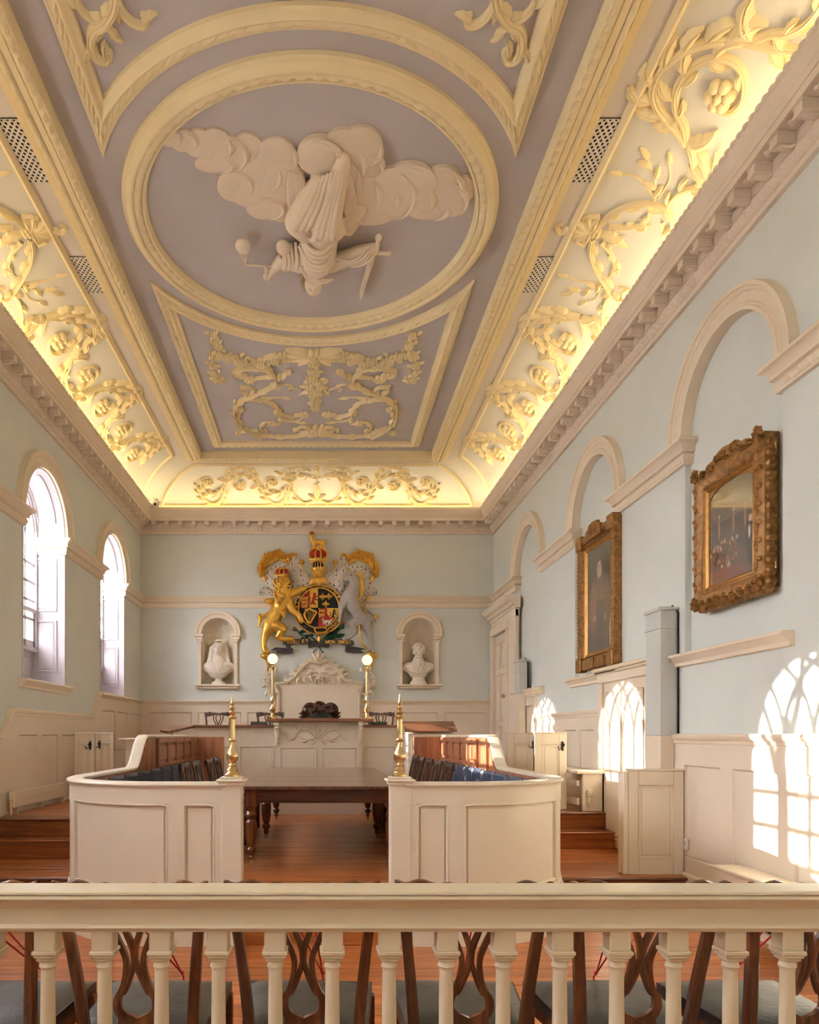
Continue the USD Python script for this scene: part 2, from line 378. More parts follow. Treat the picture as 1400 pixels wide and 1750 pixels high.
wl = struct('wall_left', 'pale blue side wall with two tall arched windows and cream panelling', 'wall')
wr = struct('wall_right', 'pale blue side wall with blind arches and two framed paintings', 'wall')
wb = struct('wall_back', 'pale blue end wall with two bust niches and a cream string course', 'wall')
wf = struct('wall_front', 'plain pale end wall behind the viewer', 'wall')
full = rect(YF, YB, -.3, 6.3)
holes = ops.unary_union([arch_poly(c, RIN + .008, SILL) for c in BAYS_L])
part(wl, 'wall_face', slab(full.difference(holes), 'left', -.5, 0), 'wall_blue')
holes = ops.unary_union([arch_poly(c, RIN + .008, SILL) for c in BAYS_R])
part(wr, 'wall_face', slab(full.difference(holes), 'right', -.055, 0), 'wall_blue')
part(wr, 'recess_back', slab(full, 'right', -.5, -.056), 'wall_blue')
NX = [px(372.6, 0, YB)[0], px(716, 0, YB)[0]]; NS, NB, NR = 3.36, 2.40, .315      # niches: middles, springing, floor, radius
def niche_poly(c, r, z0):
    t = np.linspace(0, PI, 24); return Polygon([(c - r, z0), (c + r, z0)] + [(c + r * math.cos(a), NS + r * math.sin(a)) for a in t])
bw = rect(XL - .5, XR + .5, -.3, 6.3).difference(ops.unary_union([niche_poly(c, NR, NB) for c in NX]))
part(wb, 'wall_face', slab(bw, 'back', -.02, 0), 'wall_blue')
part(wb, 'wall_core', slab(rect(XL - .5, XR + .5, -.3, 6.3).difference(ops.unary_union([rect(c - .4, c + .4, 2.3, 3.8) for c in NX])), 'back', -.5, -.021), 'wall_blue')
part(wf, 'wall_face', slab(rect(XL - .5, XR + .5, -.3, 6.3), 'front', -.3, 0), 'wall_blue')

# string course with its returns into the arches (plan path, room on the left hand)
SCP = [(0, 3.865), (.03, 3.87), (.035, 3.885), (.03, 3.89), (.045, 3.92), (.045, 3.945), (.03, 3.965), (.06, 3.97), (.065, 3.985), (.055, 3.99), (.08, 4.03), (.105, 4.045), (.115, 4.05), (.115, 4.075), (.10, 4.085), (0, 4.085)]
def plan_sweep(pts, prof, carve=None, step=None):
    pts = np.array(pts, float)
    if step:
        q = [pts[:1]]
        for a, b in zip(pts[:-1], pts[1:]): q.append(resample([a, b], step)[1:])
        pts = np.vstack(q)
    return sweep(pts, prof, carve=carve)
def course(owner, pts):
    car = leafy(.008, .11, [4, 5])
    # the carving swells outwards: the profile's first column is the projection, so carve by hand
    part(owner, 'string_course', plan_sweep(pts, SCP, step=None), 'trim_cream', smooth=35)
    L = np.array(pts, float)
    return L
d = .055
course(wr, [(XR + d, 12.11), (XR, 12.11), (XR, YB), (CX - .02, YB)])
course(wb, [(CX - .02, YB), (XL, YB), (XL, 12.63), (XL - .44, 12.63)])
for a, b in zip(BAYS_R[1:], BAYS_R[:-1]): course(wr, [(XR + d, a + RIN), (XR, a + RIN), (XR, b - RIN), (XR + d, b - RIN)])
for a, b in zip(BAYS_L[1:], BAYS_L[:-1]): course(wl, [(XL - .44, b - RIN), (XL, b - RIN), (XL, a + RIN), (XL - .44, a + RIN)])
# small leaves on the string course, near enough to be told apart
def course_leaves(side, a0, a1):
    w = on_wall(side); out = []
    for a in np.arange(a0 + .05, a1 - .03, .10):
        out.append(mapped(dome(Polygon([(a - .04, 3.895), (a, 3.885), (a + .04, 3.895), (a + .045, 3.925), (a + .02, 3.96), (a, 3.95), (a - .02, 3.96), (a - .045, 3.925)]), .018, .02), lambda x, y, z: w(x, y, z + .036)))
    return cat(*out)
for a, b in zip(BAYS_R[1:3], BAYS_R[:2]): part(wr, 'leaf_band', course_leaves('right', a + RIN, b - RIN), 'trim_cream', smooth=60, kind='stuff')
part(wr, 'leaf_band', course_leaves('right', 3.66, 5.12), 'trim_cream', smooth=60, kind='stuff')
part(wl, 'leaf_band', course_leaves('left', 9.73, 11.27), 'trim_cream', smooth=60, kind='stuff')
part(wl, 'leaf_band', course_leaves('left', 6.83, 8.37), 'trim_cream', smooth=60, kind='stuff')

# archivolts
ARP = [(0, -.054), (0, .046), (.028, .05), (.033, .038), (.05, .042), (.056, .03), (.075, .035), (.10, .045), (.125, .035), (.132, .05), (.155, .06), (.16, .072), (.19, .075), (.195, 0)]
for owner, side, bays in ((wr, 'right', BAYS_R[:4]), (wl, 'left', BAYS_L[:4])):
    w = on_wall(side)
    for c in bays:
        p = resample(arch_path(c, RIN, SP), .025)
        part(owner, 'archivolt', mapped(sweep(p, ARP, carve=leafy(.013, .13, [6, 7, 8])), w), 'trim_cream', smooth=40)
# sills in the bays of the right wall and under the windows
SIP = [(-.105, 0), (-.10, .035), (-.07, .04), (-.055, .06), (-.03, .085), (-.022, .10), (0, .10), (.005, .09), (.005, -.05)]
def sill(owner, side, a0, a1, z):
    w = on_wall(side); m = mapped(sweep([(a0, z), (a1, z)], SIP), w)
    part(owner, 'sill', m, 'trim_cream', smooth=30)
for c in BAYS_R[:4]: sill(wr, 'right', c - RIN - .14, c + RIN + .14, SILL + .09)

# wainscot
CAPP = [(-.125, 0), (-.12, .022), (-.09, .028), (-.08, .045), (-.055, .05), (-.045, .065), (-.02, .075), (0, .07), (.004, .0)]
def wainscot(owner, side, spans, cap_paths, frame_to, mat='wall_cream'):
    """spans: (a0, a1, z0, z1, n panels, base height); frame pieces proud, each panel a bevelled board of its own"""
    w = on_wall(side); fr = []
    part(owner, 'wainscot', slab(frame_to, side, 0.0, .012), mat)
    p = owner + '/wainscot' if (owner, 'wainscot') in _used and _used[(owner, 'wainscot')] == 1 else None
    p = p or f"{owner}/wainscot_{_used[(owner, 'wainscot')] - 1:03d}"
    hole = []
    for a0, a1, z0, z1, n, st in spans:
        pw = (a1 - a0 - (n + 1) * st) / n
        for i in range(n):
            b0 = a0 + st + i * (pw + st); hole.append(rect(b0, b0 + pw, z0, z1))
            part(p, 'panel', mapped(box(b0 + .022, b0 + pw - .022, z0 + .022, z1 - .022, .006, .024, .006), w), mat)
            part(p, 'panel_moulding', mapped(sweep([(b0, z0), (b0 + pw, z0), (b0 + pw, z1), (b0, z1)], [(0, .036), (.008, .036), (.02, .022), (.022, .012)], closed=True), w), mat, smooth=30)
    part(p, 'frame', slab(frame_to.difference(ops.unary_union(hole)), side, .0125, .036), mat)
    for c in cap_paths: part(p, 'cap_rail', mapped(sweep(c, CAPP), w), 'trim_cream', smooth=40)
def scurve(a0, z0, a1, z1, n=14):
    t = np.linspace(0, 1, n); s = t + .5 * np.sin(2 * PI * t) / PI * -1
    e = 3 * t**2 - 2 * t**3
    return [(a0 + (a1 - a0) * (t_ + .0), z0 + (z1 - z0) * e_) for t_, e_ in zip(t, e)]
# right wall: low, then up by the steps, then up by the dais
wainscot(wr, 'right', [(YF + .1, 6.60, .32, 1.165, 9, .16)], [[(YF, 1.43), (6.62, 1.43)]], rect(YF, 6.62, 0, 1.42))
wainscot(wr, 'right', [(8.46, 10.98, .95, 1.50, 4, .13)], [[(6.7, 1.73), (10.9, 1.73)]], ops.unary_union([rect(6.62, 7.0, .17, 1.72), rect(8.4, 10.99, .5, 1.72), rect(7.0, 8.4, .17, .3)]))
wainscot(wr, 'right', [(11.0, 11.9, 1.15, 1.9, 1, .13)], [[(10.98, 2.10), (11.93, 2.10)]], rect(10.99, 11.93, .5, 2.09))
# left wall, with the two swept rises of the cap
up1, up2 = scurve(7.72, 1.43, 8.02, 1.73), scurve(10.80, 1.73, 11.14, 2.10)
cap_l = [(YF, 1.43)] + up1 + up2 + [(YB, 2.10)]
wainscot(wl, 'left', [(YF + .1, 7.6, .32, 1.165, 10, .16), (8.06, 10.86, .75, 1.44, 4, .12), (11.16, YB - .05, 1.15, 1.83, 3, .12)], [cap_l], Polygon([(YF, 0), (YB, 0)] + cap_l[::-1]))
wainscot(wb, 'back', [(XL + .06, XR - .02, 1.10, 1.87, 7, .10)], [[(XL, 2.10), (XR, 2.10)]], rect(XL, XR, .5, 2.09))
# baseboards
for nm, side, a0, a1, lab in (('baseboard_right', 'right', YF, 6.62, 'cream skirting board along the foot of the right wall panelling'), ('baseboard_left', 'left', YF, 7.3, 'cream skirting board along the foot of the left wall panelling')):
    p = struct(nm, lab, 'baseboard'); w = on_wall(side)
    part(p, 'board', mapped(sweep([(a0, .20), (a1, .20)], [(-.2, .036), (-.2, .075), (-.02, .07), (0, .055), (0, .036)]), w), 'trim_cream')

# niches
for i, c in enumerate(NX):
    w = on_wall('back')
    prof = np.linspace(PI, 0, 25)
    # the curved back, and the half dome over it
    body = (np.array([[c + NR * math.cos(a), z, -NR * .95 * math.sin(a)] for z in (NB, NS) for a in prof]), grid_faces(2, 25))
    T, P = np.meshgrid(np.linspace(0, PI / 2, 10), prof, indexing='ij')
    domev = np.stack([c + NR * np.cos(T) * np.cos(P), NS + NR * np.sin(T), -NR * .95 * np.cos(T) * np.sin(P)], -1).reshape(-1, 3)
    # quarter sphere: the mouth is the arch in the wall's plane
    part(wb, 'niche', mapped(cat(body, (domev, grid_faces(10, 25)), box(c - NR, c + NR, NB - .02, NB, -.31, 0)), w), 'niche_stone', smooth=40)
    p = wb + ('/niche' if i == 0 else '/niche_001')
    tt = np.linspace(PI, 0, 30); ap = [(c + NR * math.cos(a), NS + NR * math.sin(a)) for a in tt]
    part(p, 'niche_arch', mapped(sweep(ap, [(0, 0), (0, .05), (.05, .055), (.055, .045), (.075, .05), (.08, .07), (.125, .075), (.13, 0)]), w), 'trim_cream', smooth=40)
    for s in (-1, 1):
        x0 = c + s * NR
        part(p, 'pilaster', mapped(box(min(x0, x0 + s * .065), max(x0, x0 + s * .065), NB, NS - .12, 0, .04, .006), w), 'trim_cream')
        cp = [(x0 - s * .02, x0 + s * .085, NS - .14, NS - .10, .055), (x0 - s * .03, x0 + s * .105, NS - .10, NS - .05, .075), (x0 - s * .045, x0 + s * .13, NS - .05, NS, .095)]
        part(p, 'capital', mapped(cat(*[box(min(a, b), max(a, b), z0, z1, 0, h, .008) for a, b, z0, z1, h in cp]), w), 'trim_cream')
    part(p, 'niche_sill', mapped(cat(box(c - NR - .12, c + NR + .12, NB - .04, NB, -.02, .10, .01), box(c - NR - .085, c + NR + .085, NB - .085, NB - .04, 0, .07, .01)), w), 'trim_cream')

# left windows
for i, c in enumerate(BAYS_L):
    wn = struct(f'window_{i + 1}', ['white arched sash window in a deep panelled reveal, nearest the end wall', 'white arched sash window in a deep panelled reveal, with the sash in view at its left',
        'arched window in the left wall, nearer than the photograph shows', 'arched window in the left wall, second from the viewer', 'arched window in the left wall beside the viewer'][i], 'window')
    w = on_wall('left')
    ap = arch_path(c, RIN, SILL)
    part(wn, 'reveal', mapped(sweep(resample(ap, .04), [(0, -.47), (-.012, -.47), (-.012, .006), (.03, .006), (.03, 0)], cap=False), w), 'reveal_white', smooth=40)
    part(wn, 'reveal_floor', mapped(box(c - RIN, c + RIN, SILL - .03, SILL + .01, -.5, 0), w), 'reveal_white')
    sill(wn, 'left', c - RIN - .12, c + RIN + .12, SILL + .02)
    for s in (-1, 1):                                     # shutter panels on the jambs
        ya = c + s * (RIN - .012)
        for z0, z1 in ((2.28, 2.98), (3.10, 3.82)):
            m = sweep([(-.40, z0), (-.10, z0), (-.10, z1), (-.40, z1)], [(0, 0), (.0, .014), (.02, .018), (.03, .008), (.03, 0)], closed=True)
            part(wn, 'shutter_panel', mapped(cat(m, box(-.36, -.14, z0 + .04, z1 - .04, 0, .008, .004)), lambda a, b, h: (XL + a, ya - s * h, b)), 'reveal_white', smooth=30)
    for t0, t1 in ((.10, .46), (.54, .90)):               # panels in the soffit
        t = np.linspace(PI * t0, PI * t1, 16)
        for d0, d1 in ((-.36, -.33), (-.13, -.10)):
            v = [(XL + dd, c + rr * math.cos(a), SP + rr * math.sin(a)) for a in t for dd, rr in ((d0, RIN - .012), (d0, RIN - .026), (d1, RIN - .026), (d1, RIN - .012))]
            part(wn, 'soffit_bead', (np.array(v), grid_faces(len(t), 4)), 'reveal_white')
    # apron, sash frame, glazing bars, panes
    WB = 2.60
    part(wn, 'apron', mapped(cat(box(c - RIN, c + RIN, SILL, WB - .05, -.47, -.44), box(c - RIN, c + RIN, WB - .06, WB, -.47, -.36, .01), box(c - .5, c + .5, SILL + .1, WB - .14, -.44, -.425, .01)), w), 'reveal_white')
    part(wn, 'outer_frame', mapped(sweep(resample(arch_path(c, RIN, WB), .05), [(0, -.47), (-.055, -.47), (-.055, -.36), (0, -.36)]), w), 'reveal_white', smooth=40)
    r = RIN - .055; bar = lambda pts, th=.036, dp=.045, h=-.43: mapped(sweep(pts, [(-th / 2, h), (-th / 2, h + dp), (th / 2, h + dp), (th / 2, h)]), w)
    bars = []
    for k in (-1, 0, 1): bars.append(bar([(c + k * r / 2, WB), (c + k * r / 2, SP)]))
    for z in np.linspace(WB + .37, SP - .37, 4): bars.append(bar([(c - r, z), (c + r, z)]))
    part(wn, 'glazing_bars', cat(*bars), 'reveal_white')
    part(wn, 'meeting_rail', mapped(box(c - r, c + r, 3.06, 3.12, -.45, -.37, .008), w), 'reveal_white')
    part(wn, 'lower_sash', mapped(cat(box(c - r, c + r, WB, WB + .09, -.44, -.385, .006), box(c - r, c - r + .05, WB, 3.1, -.44, -.385), box(c + r - .05, c + r, WB, 3.1, -.44, -.385)), w), 'reveal_white')
    tr = []
    for k in (-1, -.5, 0, .5, 1):                         # interlacing tracery in the head
        for s in (-1, 1):
            x0 = c + k * r; xc = x0 - s * r; pts = []
            for a in np.linspace(0, PI / 2, 20):
                p = (xc + s * r * math.cos(a), SP + r * math.sin(a))
                if math.hypot(p[0] - c, p[1] - SP) <= r + 1e-3: pts.append(p)
            if len(pts) > 2: tr.append(bar(pts, .042))
    part(wn, 'tracery', cat(*tr), 'reveal_white')
    part(wn, 'pane', mapped(extrude(arch_poly(c, r + .02, WB), -.412, -.408), w), 'window_glass')

# ------------------------------------------------------------------ ceiling
ce = struct('ceiling', 'coved plaster ceiling with a figured roundel between two scrolled panels', 'ceiling')
loop = [(XR, YF), (XR, YB), (XL, YB), (XL, YF)]          # counter-clockwise: the room lies on the left
def around(step=None, inset=0.0):
    p = [(XR - inset, YF + inset), (XR - inset, YB - inset), (XL + inset, YB - inset), (XL + inset, YF + inset)]
    if not step: return p
    q = []
    for a, b in zip(p, p[1:] + p[:1]): q.append(resample([a, b], step)[:-1])
    return np.vstack(q)
CP = np.array([(0, 0), (.035, .004), (.04, .045), (.05, .05), (.055, .06), (.07, .08), (.085, .105), (.09, .11), (.09, .125), (.10, .125), (.10, .205), (.235, .205), (.236, .197), (.25, .197), (.25, .255), (.258, .257), (.266, .275), (.274, .29), (.28, .295), (.285, .31), (.31, .37), (.316, .378), (.32, .40), (.318, .425), (.30, .435), (.25, .435), (.22, .35), (.0, .35)])
CP = CP + [0, ZC]
part(ce, 'cornice', sweep(around(), CP, closed=True), 'cornice_cream', smooth=25)
co = ce + '/cornice'
def leaf_rows(side, a0, a1, n):
    """the carved leaf strip at the cornice foot and the fine strip under the cyma, as small raised leaves"""
    w = on_wall(side); out = []
    leaf = dome(Polygon([(-.042, 0), (-.03, .03), (-.012, .05), (0, .058), (.012, .05), (.03, .03), (.042, 0), (.02, -.006), (0, .006), (-.02, -.006)]), .014, .015)
    for i in range(n):
        a = a0 + (a1 - a0) * (i + .5) / n
        out.append(mapped(leaf, lambda x, y, z: w(a + x, ZC + .052 + y * .98, .052 + .6 * y + z)))
    return cat(*out)
MOD = .253
mod_w = cat(box(-.042, .042, .125, .205, .10, .232, .004), box(-.05, .05, .188, .206, .10, .238, .003))
scr = tube([(0, .125 + .028, .20 - .0), (0, .122, .165), (0, .118, .125), (0, .135, .105)], [.03, .018, .02, .03], 8)
modil = cat(mod_w, (scr[0] * [1.3, 1, 1], scr[1]))
ros = cat(*[ball((.026 * math.cos(a), .165 + .0, .165 + .026 * math.sin(a)), .02, 1, (1, .7, 1)) for a in np.arange(5) * 2 * PI / 5], ball((0, .162, .165), .014, 1))
ros = mv(ros, (0, .036, 0))
for side, a0, a1 in (('right', .3, YB - .25), ('back', XL + .30, XR - .25), ('left', .3, YB - .25)):
    w = on_wall(side)
    for i, a in enumerate(np.arange(a0, a1, MOD)):
        part(co, 'modillion', mapped(modil, lambda x, y, z: w(a + x, ZC + y, z)), 'cornice_cream', smooth=40)
        if side != 'back' and 3.5 < a < 12: part(co, 'rosette', mapped(ros, lambda x, y, z: w(a + MOD / 2 + x, ZC + y - .004, z)), 'cornice_cream', smooth=True)
part(co, 'leaf_band', cat(leaf_rows('right', 3.0, YB - .1, 130), leaf_rows('left', 5.0, YB - .1, 105), leaf_rows('back', XL + .1, XR - .1, 78)), 'cornice_cream', smooth=60, kind='stuff')
# bright beads along the lip
beads = []
for side, a0, a1 in (('right', 3.0, YB - .35), ('left', 5.0, YB - .35)):
    w = on_wall(side); bm = ball((0, 0, 0), .022, 1, (1.6, 1, 1))
    for a in np.arange(a0, a1, .075): beads.append(mapped(bm, lambda x, y, z: w(a + x, ZC + .412 + y, .315 + z)))
part(co, 'bead_row', cat(*beads), 'cornice_cream', smooth=True, kind='stuff')
# cove
CI0, CI1, CZ0 = .08, .89, 5.62
def cove_pz(t):
    th = t * PI / 2; return CI1 - (CI1 - CI0) * np.cos(th), CZ0 + (ZF - CZ0) * np.sin(th)
t = np.linspace(0, 1, 25); i_, z_ = cove_pz(t)
part(ce, 'cove', sweep(around(), np.r_[[[.0, CZ0 - .05]], np.c_[i_, z_]], closed=True), 'cove_plaster', smooth=60)
BO, BI = 1.105, 1.40                                       # the beam, measured in from the walls
part(ce, 'margin', sweep(around(), [(CI1, ZF), (BO + .01, ZF), (BO + .01, ZF + .1)], closed=True), 'ceiling_margin')
BMP = [(BO, ZF + .05), (BO, ZF - .03), (BO + .065, ZF - .032), (BO + .067, ZF - .005), (BO + .078, ZF - .01), (BO + .085, ZF - .055), (BO + .10, ZF - .085), (BO + .12, ZF - .092), (BO + .14, ZF - .085), (BO + .15, ZF - .075), (BO + .155, ZF - .095), (BO + .21, ZF - .105),
       (BO + .215, ZF - .095), (BO + .225, ZF - .11), (BO + .25, ZF - .12), (BO + .275, ZF - .11), (BO + .285, ZF - .115), (BI, ZF - .105), (BI, ZI + .02)]
def ropes(s, k):
    return np.where(np.isin(k, [5, 6, 7, 8]), -.020 * np.abs(np.sin(PI * (s / .16 + .18 * (k - 5)))), 0) + np.where(np.isin(k, [13, 14, 15]), .012 * np.sin(2 * PI * (s / .12 + .2 * np.abs(k - 14))), 0)
def rect_run(d, step=.025):
    x0, x1, y0, y1 = XL + d, XR - d, YF + d, YB - d; n, m = 190, 520
    return np.vstack([np.c_[np.full(m, x1), np.linspace(y0, y1, m, endpoint=False)], np.c_[np.linspace(x1, x0, n, endpoint=False), np.full(n, y1)],
                      np.c_[np.full(m, x0), np.linspace(y1, y0, m, endpoint=False)], np.c_[np.linspace(x0, x1, n, endpoint=False), np.full(n, y0)]])
part(ce, 'beam', rings(rect_run, BMP, ropes), 'plaster_relief', smooth=45)
part(ce, 'inner_field', box(XL + BI - .05, XR - BI + .05, YF + BI - .05, YB - BI + .05, ZI, ZI + .05), 'ceiling_grey')
part(ce, 'slab', box(XL - .5, XR + .5, YF - .3, YB + .5, ZI + .12, ZI + .3), 'ceiling_grey')
down = lambda a, b, h: (a, b, ZI - h)
# roundel ring
RNG = [(0, 0), (0, .035), (.03, .045), (.035, .06), (.06, .09), (.085, .095), (.10, .085), (.105, .07), (.125, .075), (.15, .07), (.17, .06), (.175, .05), (.18, .065), (.20, .06), (.215, .03), (.22, 0)]
ring = [(CX + 1.755 * math.cos(a), RC + 1.755 * math.sin(a)) for a in np.linspace(0, 2 * PI, 440, endpoint=False)]
part(ce, 'roundel_ring', mapped(sweep(ring, RNG, closed=True, carve=leafy(.019, .13, [8, 9, 10])), down), 'plaster_relief', smooth=45)
# end panels with a hollow side that follows the roundel
PH, RP = 1.745, 1.93
def panel_run(sgn):
    def f(d):
        x, ye = PH - d, 12.13 - d; h = math.asin(x / (RP + d)); yc = RC + (RP + d) * math.cos(h)
        t = np.linspace(-h, h, 130)[:-1]
        p = np.vstack([np.c_[CX + (RP + d) * np.sin(t), RC + (RP + d) * np.cos(t)], np.c_[np.full(120, CX + x), np.linspace(yc, ye, 120, endpoint=False)],
                       np.c_[np.linspace(CX + x, CX - x, 100, endpoint=False), np.full(100, ye)], np.c_[np.full(120, CX - x), np.linspace(ye, yc, 120, endpoint=False)]])
        return p if sgn > 0 else np.c_[p[:, 0], 2 * RC - p[:, 1]]
    return f
PNL = [(0, 0), (0, .03), (.02, .04), (.03, .035), (.04, .05), (.065, .06), (.085, .05), (.09, .062), (.105, .07), (.125, .06), (.13, .045), (.15, .035), (.165, .03), (.17, 0)]
for sgn in (1, -1):
    part(ce, 'panel_moulding', mapped(rings(panel_run(sgn), PNL, leafy(.018, .12, [4, 5, 6])), down), 'plaster_relief', smooth=45)

# ------------------------------------------------------------------ floors, platform, steps
def planks(owner, x0, x1, y0, y1, z, w, mat, along='x', th=.03, joints=()):
    """boards with open joints; joints: where boards butt along their length"""
    n = max(1, round((y1 - y0 if along == 'x' else x1 - x0) / w)); rng = np.random.default_rng(int(abs(x0 * 97 + y0 * 31 + z * 1000)) + 5)
    for i in range(n):
        lo, hi = (y0, y1) if along == 'x' else (x0, x1); a = lo + (hi - lo) * i / n + .002; b = lo + (hi - lo) * (i + 1) / n - .002
        dz = rng.uniform(-.0012, .0)
        m = box(x0, x1, a, b, z - th, z + dz, .002) if along == 'x' else box(a, b, y0, y1, z - th, z + dz, .002)
        part(owner, 'plank', m, mat)
FRONT_L, FRONT_R = 4.85, 4.85            # front faces of the two pews
fl = struct('floor', 'orange brown floorboards, lower level behind the balustrade', 'floor')
part(fl, 'subfloor', box(XL - .5, XR + .5, YF - .3, YB + .5, -.12, -.031), 'dark_void')
planks(fl, XL, XR, YF, PLAT, 0.0, .15, 'floor_wood')
pf = struct('platform', 'raised floorboards one step up, between and beside the two curved pews', 'platform')
# a platform of two depths: brought forward between the pews
part(pf, 'carcass', cat(box(XL, XR, PLAT + .02, 11.6, -.02, Z1 - .03), box(-.98, .9, FRONT_L + .09, 5.4, -.02, Z1 - .03), box(-1.7, 1.56, 5.4, PLAT + .1, -.02, Z1 - .03)), 'dark_void')
planks(pf, XL, XR, PLAT, 11.55, Z1, .145, 'floor_wood')
planks(pf, -1.12, 1.0, FRONT_L + .075, 5.30, Z1, .142, 'floor_wood'); planks(pf, -1.74, 1.60, 5.30, PLAT, Z1, .145, 'floor_wood')
planks(pf, -.55, .46, FRONT_L - .005, FRONT_L + .075, Z1, .08, 'floor_wood')
part(pf, 'riser', cat(box(-.60, .56, FRONT_L, FRONT_L + .025, -.0, Z1 - .03, .003)), 'floor_wood')
part(pf, 'riser', cat(box(XL, -1.9, PLAT + .01, PLAT + .035, 0, Z1 - .03), box(1.7, XR, PLAT + .01, PLAT + .035, 0, Z1 - .03)), 'step_wood')
for a, b in ((XL, -1.9), (1.75, XR)):
    part(pf, 'nosing', tube([(a, PLAT - .012, Z1 - .016), (b, PLAT - .012, Z1 - .016)], .016, 8), 'ledge_wood', smooth=True)
for nm, a, b, y0, lab in (('steps', XL + .04, -2.04, 7.29, 'two dark stained wooden steps at the left, beside the curved pew'), ('steps', 1.88, XR - .06, 7.89, 'two orange brown wooden steps at the right, behind the open cream door')):
    st = thing(nm, lab, 'steps', ((a + b) / 2, y0, Z1))
    for k in range(2):
        y = y0 + .26 * k; z = Z1 + .19 * k
        part(st, 'riser', box(a, b, y, y + .02, z, z + .165, .002), 'step_wood')
        part(st, 'tread', cat(box(a, b, y - .03, y + .26, z + .165, z + .19, .01)), 'ledge_wood' if k else 'step_wood')
        part(st, 'carcass', box(a, b, y + .021, y + .27, z, z + .164), 'dark_void')
rf = struct('side_floor', 'raised floorboards at the top of the left steps, along the left wall', 'floor')
part(rf, 'carcass', box(XL, -2.04, 7.57, YB, Z1, Z2 - .03), 'dark_void'); planks(rf, XL, -2.04, 7.55 + .26, YB, Z2, .145, 'floor_wood')
rf2 = struct('side_floor', 'raised floorboards at the top of the right steps, along the right wall', 'floor')
part(rf2, 'carcass', box(1.88, XR, 8.17, YB, Z1, Z2 - .03), 'dark_void'); planks(rf2, 1.88, XR, 8.15 + .26, YB, Z2, .145, 'floor_wood')
ds = struct('dais', 'boarded dais behind the long cream bench', 'dais')
part(ds, 'carcass', box(-2.5, 2.3, 11.60, YB, Z1, Z3 - .03), 'dark_void'); planks(ds, -2.5, 2.3, 11.62, YB, Z3, .145, 'floor_wood')

